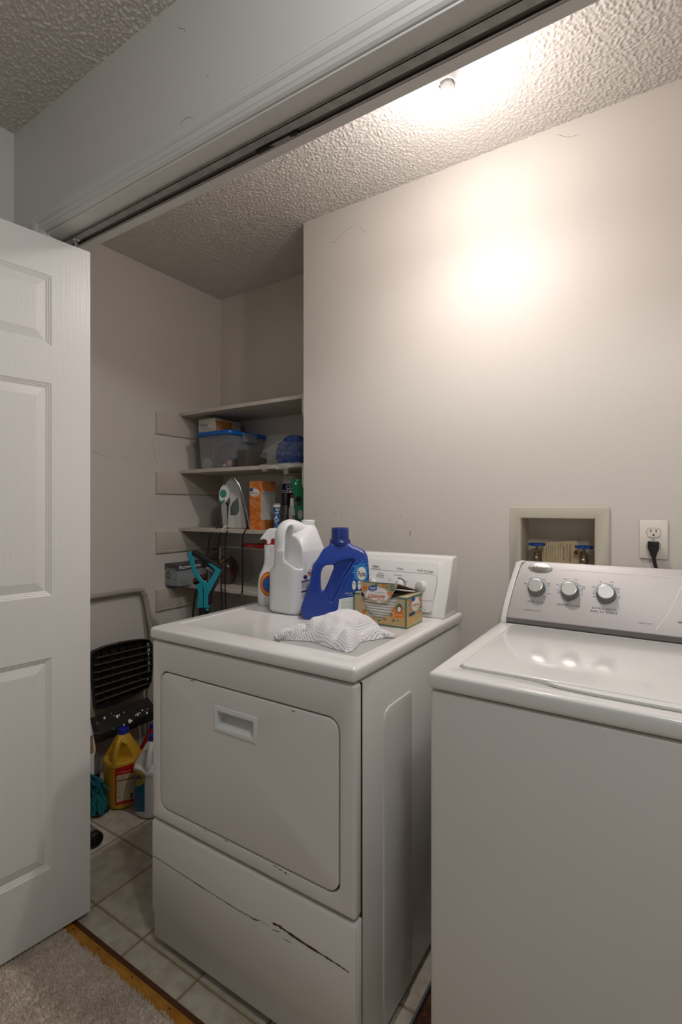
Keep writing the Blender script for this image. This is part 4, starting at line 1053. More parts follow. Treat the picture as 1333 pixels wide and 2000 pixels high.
patch('logo_badge', rq(488, 953.5, 495.5, 960, 0), tr, mat('badge_blue', (36, 74, 140), 0.5), cb_, shape=disc(), off=0.0011)
write('Baking', rq(491, 961, 503.5, 965), tr, M_INK, cb_, off=0.0011); write('Soda', rq(497, 966, 502, 968), tr, M_OR, cb_, off=0.0011)
write('Natural & Pure', rq(491, 973, 503, 974.6), tr, M_INK, cb_); write('Use for Baking & Cleaning', rq(489.5, 975.8, 505.5, 977.4), tr, M_INK, cb_)
for (a, b, c, d_) in ((493, 944, 502, 950), (489, 989, 500, 999), (491, 1002, 493.5, 1008), (495, 1002, 497.5, 1008), (499, 1002, 501.5, 1008), (503, 1002, 505.5, 1008), (490, 1011, 500, 1017), (499, 1023, 504, 1031), (490, 1022, 494, 1027), (504, 942, 507.5, 955), (502, 988, 508, 998), (498, 984, 507, 987), (503, 1012, 508, 1017)):
    patch('print_motif', rq(a, b, c, d_), tr, M_OR, cb_, shape=disc(10, 1))
# little blue tub
def canon(px, y): return pt(px, 1000, y=y)
c = canon(541, 1.80); t = thing('snack_tub', 'small blue patterned tub with white and green lid right of the orange carton', 'tub', (c.x, c.y, z3))
zt_ = pt(541, 983, y=1.80).z
bm = nb(); lathe(bm, (c.x, c.y, z3), (0, 0, 1), [(0.0145, 0), (0.0145, zt_ - z3 - 0.018)], 24); tb = mk('tub_body', bm, mat('blue_speckle', (24, 84, 150), 0.4, mottle=((205, 210, 205), 120, 0.53, 0.56)), t)
bm = nb(); lathe(bm, (c.x, c.y, zt_ - 0.0185), (0, 0, 1), [(0.0155, 0), (0.0175, 0.001), (0.0185, 0.012)], 24); mk('lid', bm, M_PLW, t)
bm = nb(); lathe(bm, (c.x, c.y, zt_ - 0.0065), (0, 0, 1), [(0.0187, 0), (0.0187, 0.006), (0.016, 0.0065)], 24); mk('lid_top', bm, mat('pale_green', (130, 160, 130), 0.5), t)
# stain remover tub behind
c = canon(573, 1.965); zt_ = pt(573, 929, y=1.965).z
t = thing('stain_remover_tub', 'large dark-labelled stain remover tub at the back of the third shelf', 'tub', (c.x, c.y, z3))
bm = nb(); lathe(bm, (c.x, c.y, z3), (0, 0, 1), [(0.052, 0), (0.054, 0.004), (0.054, zt_ - z3 - 0.026)], 36); tb = mk('tub_body', bm, M_PLW, t)
bm = nb(); lathe(bm, (c.x, c.y, z3 + 0.01), (0, 0, 1), [(0.0545, 0), (0.0545, zt_ - z3 - 0.052)], 36); lb = mk('label_sleeve', bm, mat('navy_label', (26, 44, 92), 0.4, mottle=((70, 90, 130), 50, 0.55, 0.65)), tb)
bm = nb(); lathe(bm, (c.x, c.y, zt_ - 0.026), (0, 0, 1), [(0.056, 0), (0.056, 0.022), (0.05, 0.026)], 36); mk('lid', bm, mat('ivory_lid', (196, 188, 164), 0.4), t)
tr = bvh(lb)
write('OXI', rq(559, 946, 579, 956), tr, M_WHITEINK, lb, bold=0.03, off=0.001); write('CLEAN', rq(553, 957, 584, 962.5), tr, M_WHITEINK, lb, bold=0.03, off=0.001)
patch('label_band', rq(549, 962.5, 590, 970), tr, M_BLACK, lb, off=0.0007); patch('label_band', rq(566, 967, 576, 975), tr, M_OR, lb, off=0.0012)
# black aerosol can
c = canon(558.5, 1.845); zt_ = pt(558, 963, y=1.845).z
t = thing('aerosol_can', 'dark grey aerosol can with black cap in front of the stain remover tub', 'can', (c.x, c.y, z3))
bm = nb(); lathe(bm, (c.x, c.y, z3), (0, 0, 1), [(0.0225, 0), (0.0235, 0.003), (0.0235, zt_ - z3 - 0.062), (0.0195, zt_ - z3 - 0.054)], 28); cn = mk('can_body', bm, mat('can_grey', (88, 84, 82), 0.35, 0.3), t)
bm = nb(); lathe(bm, (c.x, c.y, zt_ - 0.056), (0, 0, 1), [(0.0222, 0), (0.0222, 0.048), (0.020, 0.055), (0.017, 0.056)], 28); mk('cap', bm, M_BLACK, t)
tr = bvh(cn)
for k, yy in enumerate((988, 991, 994, 998, 1005, 1009)): pline([(551, yy), (558, yy + 0.5), (565, yy)], tr, M_INK, cn, 0.0006 + 0.0005 * (k % 2))
# white lotion bottle
c = canon(572, 1.80); zt_ = pt(572, 973, y=1.80).z
t = thing('white_bottle', 'slim white bottle with a white cap next to the aerosol can', 'bottle', (c.x, c.y, z3))
hh = zt_ - z3
bm = nb(); loft(bm, [sup(c.x, c.y, z3 + z, a, b, 2.5, 28) for z, a, b in ((0, 0.0175, 0.012), (0.003, 0.019, 0.013), (hh - 0.052, 0.019, 0.013), (hh - 0.040, 0.014, 0.0115), (hh - 0.034, 0.0125, 0.0115))]); wb = mk('bottle_body', bm, M_LGREY, t)
bm = nb(); lathe(bm, (c.x, c.y, zt_ - 0.034), (0, 0, 1), [(0.0125, 0), (0.0125, 0.008), (0.0115, 0.009), (0.0115, 0.031), (0.010, 0.034)], 24); mk('cap', bm, M_PLW, t)
tr = bvh(wb); patch('label_band', rq(571, 1007, 579, 1009), tr, M_PURP, wb); patch('label_band', rq(571, 1009.5, 579, 1014), tr, M_TAN, wb)
# green packet leaning at the end
pk = [pt(a, b, y=1.772) for a, b in ((567.8, 937), (594, 934), (598, 1030), (583, 1034), (579, 1000), (573, 962))]
for p in pk[3:4] + pk[2:3]: p.z = z3 + 0.0005
for p in pk: p.x = min(p.x, BX - 0.021)
bm = nb(); prism(bm, pk, (0, 0.016, 0)); o = mk('green_packet', bm, M_GREEN, None, False); props(o, 'green printed packet leaning on the wall corner', 'packet'); gp = o
tr = bvh(o)
for q, m_ in ((rq(577, 969, 590, 982), M_BLACK), (rq(579, 972, 589, 980), M_WHITEINK), (rq(580, 982, 590, 988), mat('plum', (70, 44, 56), 0.5)), (rq(583, 995, 592, 1014), M_LGREY), (rq(586, 999, 589, 1006), M_BLACK), (rq(576, 942, 580.5, 947), M_WHITEINK)):
    patch('print_motif', q, tr, m_, gp, off=0.0006 + 0.0003 * random.random(), shape=disc(12, 1))
write('W', rq(578, 936.5, 584, 940), tr, M_WHITEINK, gp)

# ---- lowest shelf: acrylic riser, packet, ceramic, box
z4 = SZ[3] + 0.0003
t = thing('acrylic_riser', 'clear acrylic riser shelf standing on the lowest shelf', 'riser', (-1.64, 1.92, z4))
zr = 1.0455
rx0, rx1 = -1.888, -1.40
bm = nb(); box(bm, rx0, rx1, 1.800, 2.02, zr - 0.005, zr, bev=0.001, seg=1); mk('top_plate', bm, M_ACRY, t, False)
bm = nb(); box(bm, rx0, rx0 + 0.004, 1.800, 2.02, z4, zr - 0.005); mk('side_leg', bm, M_ACRY, t, False)
bm = nb(); box(bm, rx1 - 0.004, rx1, 1.800, 2.02, z4, zr - 0.005); mk('side_leg', bm, M_ACRY, t, False)
bm = nb(); tube(bm, [(rx0, 1.7995, z4), (rx0, 1.7995, zr - 0.012), (rx0 + 0.004, 1.7995, zr - 0.003), (rx0 + 0.012, 1.7995, zr - 0.001), (rx1, 1.7995, zr - 0.001)], 0.0018, 6); mk('front_edge', bm, mat('acrylic_edge', (176, 176, 168), 0.2), t, label='bright polished acrylic edge')
pk = [pt(a, b, z=zr + 0.003) for a, b in ((466, 1075), (480, 1066), (523, 1064), (528, 1078), (500, 1079))]
bm = nb(); pr = [Vector((-1.76, 1.82, zr + 0.0006)), Vector((-1.70, 1.806, zr + 0.0006)), Vector((-1.55, 1.81, zr + 0.0006)), Vector((-1.545, 1.90, zr + 0.0006)), Vector((-1.70, 1.91, zr + 0.0006))]
prism(bm, pr, (0, 0, 0.018)); bevel_all(bm, 0.006, 2); o = mk('red_packet', bm, M_REDP); props(o, 'red snack packet lying on the clear acrylic riser', 'packet')
rp = o; tr = bvh(o); pline([(484, 1069), (488, 1067.5), (491, 1069.5), (497, 1068.5)], tr, M_WHITEINK, rp, 0.001)
bm = nb(); box(bm, -1.64, -1.43, 1.835, 1.99, zr + 0.0190, zr + 0.036, bev=0.006); o = mk('brown_pouch', bm, M_TAN); props(o, 'tan brown pouch resting on the red packet on the riser', 'pouch')
# brown ceramic pot and figurine
c = pt(444, 1110, y=1.90); rr_ = 0.062
t = thing('ceramic_pot', 'round brown glazed ceramic pot under the acrylic riser', 'pot', (c.x, c.y, z4))
bm = nb(); lathe(bm, (c.x, c.y, z4), (0, 0, 1), [(0.036, 0), (0.038, 0.006), (0.052, 0.03), (0.063, 0.065), (0.062, 0.09), (0.050, 0.120), (0.032, 0.136), (0.030, 0.142)], 36); mk('pot_body', bm, M_BROWN, t)
bm = nb(); lathe(bm, (c.x - 0.01, c.y - 0.01, z4 + 0.108), (-0.45, -0.25, 0.7), [(0.052, 0.006), (0.050, 0.014), (0.046, 0.016), (0.046, 0.008)], 32); mk('tan_rim', bm, M_TAN, t, label='unglazed tan band')
c2 = pt(420, 1082, y=1.84)
o = blob((c2.x, c2.y, c2.z), 0.028, M_BROWN, 'figurine_head', None, None, (1.0, 0.9, 1.15), 0.15, 4)
o.name = 'figurine_head'
fig = thing('ceramic_figurine', 'glossy brown ceramic figurine standing between the pot and the grey box', 'figurine', (c2.x, c2.y, z4))
me_ = o.data; off_ = o.location.copy(); me_.transform(Matrix.Translation(off_)); bpy.data.objects.remove(o)
mk('head', me_, M_BROWN, fig, ang=180)
bm = nb(); b0 = c2.copy()
tube(bm, [(b0.x, b0.y, b0.z - 0.02), (b0.x - 0.01, b0.y - 0.005, b0.z - 0.06), (b0.x - 0.02, b0.y - 0.01, b0.z - 0.11), (b0.x - 0.025, b0.y - 0.01, z4 + 0.001)], lambda t_: 0.018 + 0.034 * math.sin(PI * min(t_ * 1.0, 1)) + 0.008 * t_, 20, 5)
a1 = nb(); tube(a1, [(b0.x - 0.02, b0.y - 0.03, b0.z - 0.06), (b0.x - 0.07, b0.y - 0.05, b0.z - 0.085), (b0.x - 0.085, b0.y - 0.04, b0.z - 0.065)], lambda t_: 0.019 - 0.006 * t_, 12, 5)
a2 = nb(); tube(a2, [(b0.x + 0.0, b0.y - 0.03, b0.z - 0.085), (b0.x - 0.035, b0.y - 0.06, b0.z - 0.105), (b0.x - 0.02, b0.y - 0.065, b0.z - 0.12)], lambda t_: 0.017 - 0.004 * t_, 12, 5)
a3 = nb(); tube(a3, [(b0.x - 0.03, b0.y - 0.03, b0.z - 0.115), (b0.x - 0.075, b0.y - 0.05, b0.z - 0.13), (b0.x - 0.085, b0.y - 0.055, z4 + 0.014)], lambda t_: 0.018 - 0.004 * t_, 12, 5)
me = ops(bm, adds=[a1, a2, a3], voxel=0.003, smooth=6)
for v in me.vertices: v.co.z = max(v.co.z, z4)
mk('torso', me, mat('amber_glaze', (104, 52, 22), 0.1, coat=0.6, mottle=((60, 28, 14), 30, 0.45, 0.6)), fig, ang=180)
# silver blue appliance carton overhanging
t = thing('iron_carton', 'grey-blue appliance carton with white lettering overhanging the lowest shelf', 'carton', (-2.11, 1.80, z4))
bm = nb(); box(bm, -2.1612, -2.064, 1.680, 1.930, z4, z4 + 0.111, bev=0.001, seg=1); rb_ = mk('carton_box', bm, M_BOXG, t, False)
mk('dark_band', bx(-2.1616, -2.0634, 1.6794, 1.9306, z4 + 0.078, z4 + 0.1114), M_BOXD, t, False)
tr = bvh(bpy.data.objects['dark_band'], rb_)
write('Rowenta', rq(324, 1107.5, 344.5, 1112.5, 0.1), tr, M_LGREY, rb_, bold=0.01)
write('Rowenta', ((350.5, 1112.5), (392, 1105), (392, 1099), (350.5, 1105.5)), tr, M_WHITEINK, rb_, bold=0.02)
patch('iron_picture', rq(325, 1116, 333, 1131, 0.05), tr, M_BOXD, rb_, shape=disc(), label='printed iron outline'); patch('iron_picture', rq(327, 1119, 331, 1128, 0.05), tr, M_BOXG, rb_, shape=disc(), off=0.0009)
patch('iron_picture', rq(336, 1129, 343, 1134, 0.05), tr, M_BOXD, rb_, shape=disc(16, 1, R(180), R(360), 0.75))
for k in range(3): write('FIRST CLASS IRONS', rq(324.5, 1137 + k * 2.4, 333, 1138.2 + k * 2.4, 0.15), tr, M_INK, rb_); write('for easy ironing', rq(336, 1138 + k * 2.4, 344, 1139.2 + k * 2.4, 0.15), tr, M_INK, rb_)
write('Master Iron', ((352, 1118), (366, 1115.5), (366, 1113.5), (352, 1116)), tr, M_INKG, rb_)
# grey film under the figurine
bm = nb(); pr = [Vector((-2.055, 1.775, z4 + 0.002)), Vector((-1.95, 1.750, z4 + 0.002)), Vector((-1.93, 1.80, z4 + 0.002)), Vector((-1.98, 1.86, z4 + 0.002)), Vector((-2.05, 1.85, z4 + 0.002))]
prism(bm, pr, (0, 0, 0.0025)); o = mk('black_pouch', bm, M_BLACK, None, False); props(o, 'flat black pouch on the lowest shelf beside the grey-blue carton', 'pouch')

# ---- cords hanging from the iron shelf
def cord(name, label, pts, r=0.0032, cat_='cord', grp='black cords hanging from the iron shelf'):
    t = thing(name, label, cat_, tuple(pts[-1]), grp); bm = nb(); tube(bm, pts, r, 8, 6); mk('cable', bm, M_BLACK, t); return t
yf = SY0 - 0.006
def cp_(l, y): return [pt(a, b, y=y) for a, b in l]
c1 = [Vector((-1.78, 1.80, z3 + 0.004)), Vector((-1.84, 1.785, z3 + 0.004))] + [pt(412, 1043, y=1.765 - 0.008)] + cp_([(408, 1060), (406.5, 1080), (405, 1110), (405, 1160), (404, 1215)], yf)
c1[1] = pt(425, 1032, y=1.80); c1[1].z = z3 + 0.0045; c1[0] = pt(437, 1031, y=1.83); c1[0].z = z3 + 0.0045
cord('appliance_cable', 'leftmost black cord draped over the third shelf edge', c1)
c2_ = [pt(432, 1041, y=1.757)] + cp_([(428, 1052), (426, 1075), (429, 1100), (432, 1140), (434, 1180), (436, 1230)], yf)
t = cord('appliance_cable', 'black cord with a white plug hanging below the steam iron', c2_)
bm = nb(); a_ = pt(441, 1030, y=1.80); a_.z = z3 + 0.011; b_ = pt(433, 1040, y=1.757)
tube(bm, [a_, a_.lerp(b_, 0.6) + Vector((0, 0, 0.004)), b_], lambda t_: 0.0095 - 0.0035 * t_, 12, 4); mk('plug', bm, M_LGREY, t, label='pale grey plug')
c3 = [pt(452, 1026, y=1.86), pt(446, 1031, y=1.81), pt(444, 1038, y=1.762)] + cp_([(441, 1050), (440, 1075), (440, 1110), (440, 1150), (442, 1200)], yf); c3[0].z = c3[1].z = z3 + 0.0045
cord('appliance_cable', 'black cord hanging straight down between the plugged cord and the right one', c3, 0.0028)
c4 = [pt(486, 1028, y=1.792), pt(481, 1034, y=1.768)] + cp_([(477, 1041), (474.5, 1052), (474, 1090), (474, 1130), (473.5, 1160)], yf); c4[0].z = z3 + 0.0045
t = cord('appliance_cable', 'rightmost black cord ending in a clear wrapped plug', c4)
bm = nb(); q = pt(473.5, 1160, y=yf); lathe(bm, q, (0, 0, -1), [(0.004, 0), (0.012, 0.012), (0.014, 0.03), (0.009, 0.045)], 12); mk('plug', bm, M_SMOKE, t)

# ================================================================= STEAM MOP
dM = 2.24
mop = thing('steam_mop', 'teal and black upright steam mop standing behind the dryer', 'mop', tuple(pt(398, 1190, d=dM)[:2]) + (0.0007,))
outer = [(369.5, 1081), (371, 1077.5), (375, 1076.5), (380, 1078), (410, 1094), (430, 1106), (433, 1112), (431.5, 1120), (419, 1146), (412.5, 1158), (411, 1170), (410.5, 1187), (387, 1187), (387.5, 1168), (389.5, 1158), (385.5, 1145), (386, 1140.5), (391, 1139), (394, 1142), (396, 1146), (392, 1137), (380, 1121), (373.5, 1100)]
hole = [(378.5, 1085), (404, 1100), (418, 1111), (420, 1116), (406, 1139), (396, 1131), (386, 1119), (380, 1100)]
bm = traced(outer, dM, 0.036); me = ops(bm, cuts=[cutter(hole, dM - 0.1, dM + 0.1)], voxel=0.0022, smooth=4); mk('handle_loop', me, M_TEAL, mop, ang=180)
bm = traced([(379, 1074.5), (383, 1075.5), (412, 1091.5), (431, 1104), (434.5, 1110), (431, 1110), (416, 1100), (404, 1099), (378, 1084), (376, 1079)], dM, 0.040); mk('grip', ops(bm, voxel=0.0024, smooth=4), M_BLACK, mop, ang=180)
bm = traced([(431.5, 1119), (433.5, 1117), (421, 1146), (413.5, 1160), (412.5, 1180), (409, 1180), (409.5, 1160), (418, 1144)], dM, 0.038); mk('rear_trim', bm, M_BLACK, mop, False)
bm = traced([(396.5, 1144), (398.0, 1150), (398.7, 1160), (398.7, 1186), (397.4, 1186), (397.4, 1160)], dM - 0.018, 0.003); mk('seam', bm, M_BLACK, mop, False)
bm = traced([(403, 1107), (408, 1106), (412, 1110), (420, 1118), (417, 1118.5), (408, 1114), (403, 1112)], dM, 0.02); mk('trigger', ops(bm, voxel=0.0018, smooth=3), M_GREY, mop, ang=180)
cb0 = pt(399, 1186, d=dM)
bm = nb(); tube(bm, [cb0 + Vector((0, 0, 0.002)), cb0 - Vector((0, 0, 0.12)), Vector((cb0.x, cb0.y, 0.09))], 0.0245, 20); mk('pole', bm, M_BLACK, mop)
bm = nb(); loft(bm, [sup(cb0.x, cb0.y, z, a, b, 4, 28) for z, a, b in ((0.0012, 0.13, 0.09), (0.02, 0.13, 0.09), (0.05, 0.09, 0.06), (0.10, 0.03, 0.03))]); mk('mop_head', bm, M_TEAL, mop)
bm = nb(); q0 = pt(386, 1148, d=dM); tube(bm, [q0, pt(382, 1160, d=dM), pt(379, 1180, d=dM), pt(377, 1210, d=dM), pt(378, 1300, d=dM)], 0.0045, 8, 5); mk('cord', bm, M_BLACK, mop)
bm = traced([(402.5, 1188.5), (408, 1188.5), (408, 1193), (402.5, 1193)], dM - 0.0245, 0.004); mk('button', bm, M_TEAL, mop, False)

# ================================================================= ITEMS ON THE DRYER
DT = DZ - 0.0025 + 0.0003      # inside the tray
# white jug
jug = thing('white_jug', 'large white plastic detergent jug with moulded handle on the dryer', 'jug', (-1.022, 1.322, DT))
jx, jy = -1.022, 1.320
bm = nb(); loft(bm, [sup(jx + ox, jy + oy, z, a, b, n_, 44) for z, a, b, n_, ox, oy in (
    (DT, 0.058, 0.076, 4.5, 0, 0), (DT + 0.004, 0.064, 0.082, 4.5, 0, 0), (DT + 0.012, 0.067, 0.086, 4.5, 0, 0), (DT + 0.128, 0.067, 0.086, 4.5, 0, 0), (DT + 0.140, 0.064, 0.086, 4.5, 0.003, 0), (DT + 0.152, 0.0585, 0.085, 4.2, 0.0085, 0), (DT + 0.200, 0.0575, 0.084, 4, 0.0095, 0),
    (DT + 0.222, 0.053, 0.076, 3.4, 0.009, 0.004), (DT + 0.245, 0.045, 0.060, 3, 0.009, 0.014), (DT + 0.262, 0.036, 0.044, 2.6, 0.010, 0.028), (DT + 0.276, 0.024, 0.026, 2.1, 0.012, 0.040), (DT + 0.286, 0.0185, 0.0185, 2, 0.012, 0.042))])
g = nb(); tube(g, [(-1.038, 1.276, 1.04), (-1.040, 1.268, 1.10), (-1.038, 1.268, 1.157), (-1.032, 1.285, 1.178), (-1.020, 1.315, 1.172), (-1.010, 1.345, 1.155)], lambda t_: 0.0290 - 0.002 * t_, 24, 6)
cutp = [(558, 1040), (563, 1029), (573, 1024), (590, 1031), (608, 1046), (612, 1053), (609, 1078), (601, 1106), (594, 1113), (578, 1110), (557, 1096), (555, 1088)]
me = ops(bm, adds=[g], cuts=[cutter(cutp, 1.44, 1.6, [1.655 - 0.0020 * (a - 555) for a, b in cutp])], voxel=0.0026, smooth=12)
zm = min(v.co.z for v in me.vertices)
for v in me.vertices: v.co.z += (DT - zm) * max(0, 1 - (v.co.z - zm) / 0.05)
jb = mk('jug_body', me, M_PLW2, jug, ang=180)
nk = Vector((jx + 0.012, jy + 0.042, DT + 0.272))
bm = nb(); lathe(bm, nk, (0, 0, 1), [(0.021, 0), (0.021, 0.010), (0.0205, 0.011), (0.0225, 0.012), (0.0225, 0.023), (0.021, 0.025)], 36); mk('cap', bm, M_PLW, jug)
tr = bvh(jb)
for k in range(7): write('CONCENTRATED LAUNDRY DETERGENT HE' [:26 + k], ((589.5, 1137.5 + k * 2.1), (602, 1136 + k * 2.1), (602, 1134.6 + k * 2.1), (589.5, 1136 + k * 2.1)), tr, M_PURP, jb)
patch('label_band', ((589, 1138), (604, 1134), (604, 1131.5), (589, 1135.5)), tr, M_PURP, jb); patch('label_band', ((589, 1158), (602, 1154), (602, 1151.5), (589, 1154.5)), tr, M_PURP, jb)
patch('logo', rq(593, 1123, 601, 1132), tr, M_PURP, jb, shape=disc())
for k in range(4): write('USE AS DIRECTED ON'[: 14 + k], ((590, 1162 + k * 2.2), (598, 1160.5 + k * 2.2), (598, 1159.2 + k * 2.2), (590, 1160.6 + k * 2.2)), tr, M_PURP, jb)
pline([(601, 1121), (605, 1123), (608, 1125)], tr, M_OR, jb, 0.003); pline([(602, 1117), (606, 1119), (609, 1121)], tr, M_BLUEL, jb, 0.003); pline([(606, 1112), (609, 1115), (612, 1116)], tr, M_OR, jb, 0.003)
pline([(609, 1106), (612, 1108), (615, 1110)], tr, mat('olive_ink', (130, 130, 90), 0.6), jb, 0.003); pline([(611, 1100), (614, 1102), (617, 1104)], tr, M_RED, jb, 0.002)
# spray bottle
sx, sy = -1.152, 1.332
sp = thing('spray_bottle', 'white trigger spray bottle with red collar behind the white jug', 'spray bottle', (sx, sy, DT))
dS = 1.735
sb_ = [(z, a, b) for z, a, b in ((0, 0.037, 0.024), (0.004, 0.041, 0.027), (0.03, 0.043, 0.029), (0.075, 0.042, 0.029), (0.105, 0.037, 0.026), (0.128, 0.026, 0.021), (0.150, 0.0195, 0.0175), (0.158, 0.0205, 0.0185), (0.163, 0.0185, 0.017), (0.176, 0.0205, 0.0185), (0.181, 0.0190, 0.017), (0.197, 0.0205, 0.0185), (0.208, 0.0205, 0.0185), (0.211, 0.015, 0.015))]
bm = nb(); loft(bm, [sup(sx, sy, DT + z, a, b, 2.3, 36, rot=R(33)) for z, a, b in sb_]); sbo = mk('bottle_body', bm, M_PLW, sp)
bm = nb(); lathe(bm, (sx, sy, DT + 0.210), (0, 0, 1), [(0.0165, 0), (0.0165, 0.019)], 28, wave=(24, 0.02)); mk('collar', bm, M_RED, sp, label='red screw collar')
hx = pt(530, 1050, d=dS)
bm = traced([(508.5, 1053), (523, 1034), (528, 1032), (552, 1032), (556, 1036), (556, 1050), (545, 1052), (531, 1052.5), (529.5, 1060), (528, 1063), (522.5, 1063), (522.5, 1054.5), (516, 1052.5), (510, 1054)], dS, 0.026)
mk('trigger_head', ops(bm, voxel=0.002, smooth=4), M_PLW, sp, ang=180)
tr = bvh(sbo)
for q, m_, o_ in ((rq(508.5, 1117, 540, 1164), M_RED, 0.0006), (rq(509.5, 1118.5, 541, 1162.5), M_OR, 0.0009), (rq(511, 1121, 541, 1160), M_YEL, 0.0012), (rq(513, 1124, 541, 1158), M_RED, 0.0015), (rq(514.5, 1126.5, 541, 1156), mat('logo_blue', (30, 90, 170), 0.4), 0.0018)):
    patch('logo_ring', q, tr, m_, sbo, off=o_, shape=disc())
# blue detergent jug
dP = 1.560
pj = thing('blue_jug', 'blue plastic detergent bottle with handle next to the white jug', 'bottle', tuple(pt(655, 1200, d=dP)[:2]) + (DT,))
zpx = HY + (H - DT) * F / dP
po = [(646, 1060), (641, 1067), (633, 1070), (628.5, 1077), (622, 1089), (614, 1099), (610, 1112), (608, 1130), (604, 1145), (598, 1160), (593, 1172), (591, 1186), (594, zpx), (697, zpx), (700, 1190), (706, 1168), (718, 1150), (720.5, 1120), (718, 1086), (713, 1075), (702, 1070), (690, 1065), (683, 1060)]
f_ = Vector((-sn, cs, 0))
bm = traced(po, dP, 0.084)
ch = cutter([(630, 1110), (637, 1104), (648, 1103), (654, 1104), (648, 1120), (640, 1140), (634, 1152), (628, 1155), (627, 1140), (627, 1122)], 1.40, 1.75)
c2b = cutter([(640, 1108), (654, 1102), (672, 1094), (695, 1092), (672, 1128), (652, 1170), (646, 1178), (641, 1165), (634, 1150)], 1.42, dP - 0.027)
c2c = cutter([(640, 1108), (654, 1102), (668, 1094), (672, 1100), (652, 1150), (634, 1150)], dP + 0.027, 1.72)
me = ops(bm, cuts=[ch, c2b, c2c], voxel=0.0026, smooth=16)
zm = min(v.co.z for v in me.vertices)
for v in me.vertices:
    v.co.z += (DT - zm) * max(0, 1 - (v.co.z - zm) / 0.05)
    k = max(0, (v.co.z - (DT + 0.17)) / 0.07); dd = v.co.dot(f_) - dP; v.co -= f_ * dd * min(0.45, 0.45 * k)
pb_ = mk('bottle_body', me, M_BLUE, pj, ang=180)
ck = pt(664.5, 1062, d=dP)
bm = nb(); lathe(bm, ck - Vector((0, 0, 0.003)), (0, 0, 1), [(0.0330, 0), (0.0335, 0.004), (0.0335, 0.010), (0.031, 0.013), (0.0325, 0.015), (0.0315, 0.0175), (0.0275, 0.018)], 40); mk('cap_collar', bm, M_BLUED, pj)
bm = nb(); lathe(bm, ck + Vector((0, 0, 0.0145)), (0, 0, 1), [(0.0275, 0), (0.0270, 0.030), (0.0262, 0.034), (0.023, 0.0355), (0.022, 0.031)], 60, wave=(20, 0.015)); mk('cap', bm, M_BLUED, pj)
tr = bvh(pb_)
M_LAV = mat('label_light_blue', (40, 130, 200), 0.35)
patch('label_print', ((666, 1172), (720, 1172), (719, 1092), (690, 1100)), tr, mat('label_blue', (26, 74, 158), 0.3), pb_, shape=sq(10, 10))
V, Fc = [], []
for k in range(22):
    a = 2 * PI * k / 22; da = 0.05; n = len(V); l_ = 0.5 if k % 2 else 0.40
    V += [(0.5, 0.5), (0.5 + l_ * math.cos(a - da), 0.5 + l_ * math.sin(a - da)), (0.5 + l_ * math.cos(a + da), 0.5 + l_ * math.sin(a + da))]; Fc.append((n, n + 1, n + 2))
patch('sunburst', rq(688, 1094, 724, 1142), tr, mat('burst_cyan', (84, 170, 220), 0.35), pb_, off=0.0009, shape=(V, Fc))
patch('sunburst', rq(692, 1099, 720, 1138), tr, M_LAV, pb_, off=0.0007, shape=disc())
patch('logo', rq(698, 1107, 716, 1133), tr, M_WHITEINK, pb_, off=0.0013, shape=disc(), label='white rounded logo patch')
write('Purex', rq(699.5, 1115, 715, 1126, -0.02), tr, mat('logo_navy', (30, 36, 96), 0.4), pb_, off=0.0018, bold=0.01, shear=0.15)
for q in (rq(688, 1134, 696, 1152), rq(699, 1134, 706, 1152)):
    patch('small_logo', q, tr, M_WHITEINK, pb_, off=0.0013, shape=disc(14, 1))
    write('Purex', rq(q[0][0] + 0.8, 1138, q[1][0] - 0.6, 1141.5), tr, M_BLUED, pb_, off=0.0018)
write('GREAT CLEAN', rq(675, 1157.5, 689, 1160), tr, M_WHITEINK, pb_, off=0.0013); write('WASHES', rq(680, 1161.5, 688, 1163), tr, M_WHITEINK, pb_, off=0.0013)
patch('instructions_label', ((659, 1203), (694, 1203), (692, 1165), (663, 1170)), tr, mat('pale_blue_label', (226, 234, 230), 0.5), pb_, off=0.0009)
for k in range(11): write('CAUTION keep out of reach of children'[: 22 + (k * 5) % 13], rq(667, 1171 + k * 2.6, 686.5, 1172.6 + k * 2.6, -0.05), tr, M_INK if k == 5 else M_INKG, pb_, off=0.0013)
# dryer sheet box
bxX0, bxX1, bxY0, bxY1, bh = -0.7785, -0.6045, 1.2765, 1.3835, 0.086
Z0 = DT; Z1 = DT + bh; TH = 0.0008
sh = thing('dryer_sheet_box', 'open orange and sage printed box of dryer sheets by the console', 'box', ((bxX0 + bxX1) / 2, (bxY0 + bxY1) / 2, Z0))
bm = nb()
P = lambda a, b: pt(a, b, y=bxY0)
fpoly = [Vector((bxX0, bxY0, Z0)), Vector((bxX1, bxY0, Z0)), Vector((bxX1, bxY0, Z1)), P(777, 1165.5), P(774, 1176), P(768, 1190), P(762, 1199), P(752, 1206), P(742, 1208.5), P(731, 1206), P(722, 1199), P(715, 1187), P(709, 1170), P(705.5, 1156)] 
fpoly[3].z = Z1; fpoly[-1].z = Z1; fpoly += [Vector((bxX0, bxY0, Z1))]
prism(bm, fpoly, (0, TH, 0)); fr = mk('front', bm, M_KRAFT, sh, False)
mk('side', bx(bxX1 - TH, bxX1, bxY0, bxY1, Z0, Z1), M_KRAFT, sh, False); mk('side', bx(bxX0, bxX0 + TH, bxY0, bxY1, Z0, Z1), M_KRAFT, sh, False)
mk('back', bx(bxX0, bxX1, bxY1 - TH, bxY1, Z0, Z1), M_CARD, sh, False); mk('bottom', bx(bxX0, bxX1, bxY0, bxY1, Z0, Z0 + TH), M_CARD, sh, False)
lx0, lx1 = P(704, 1156).x, P(777, 1165).x
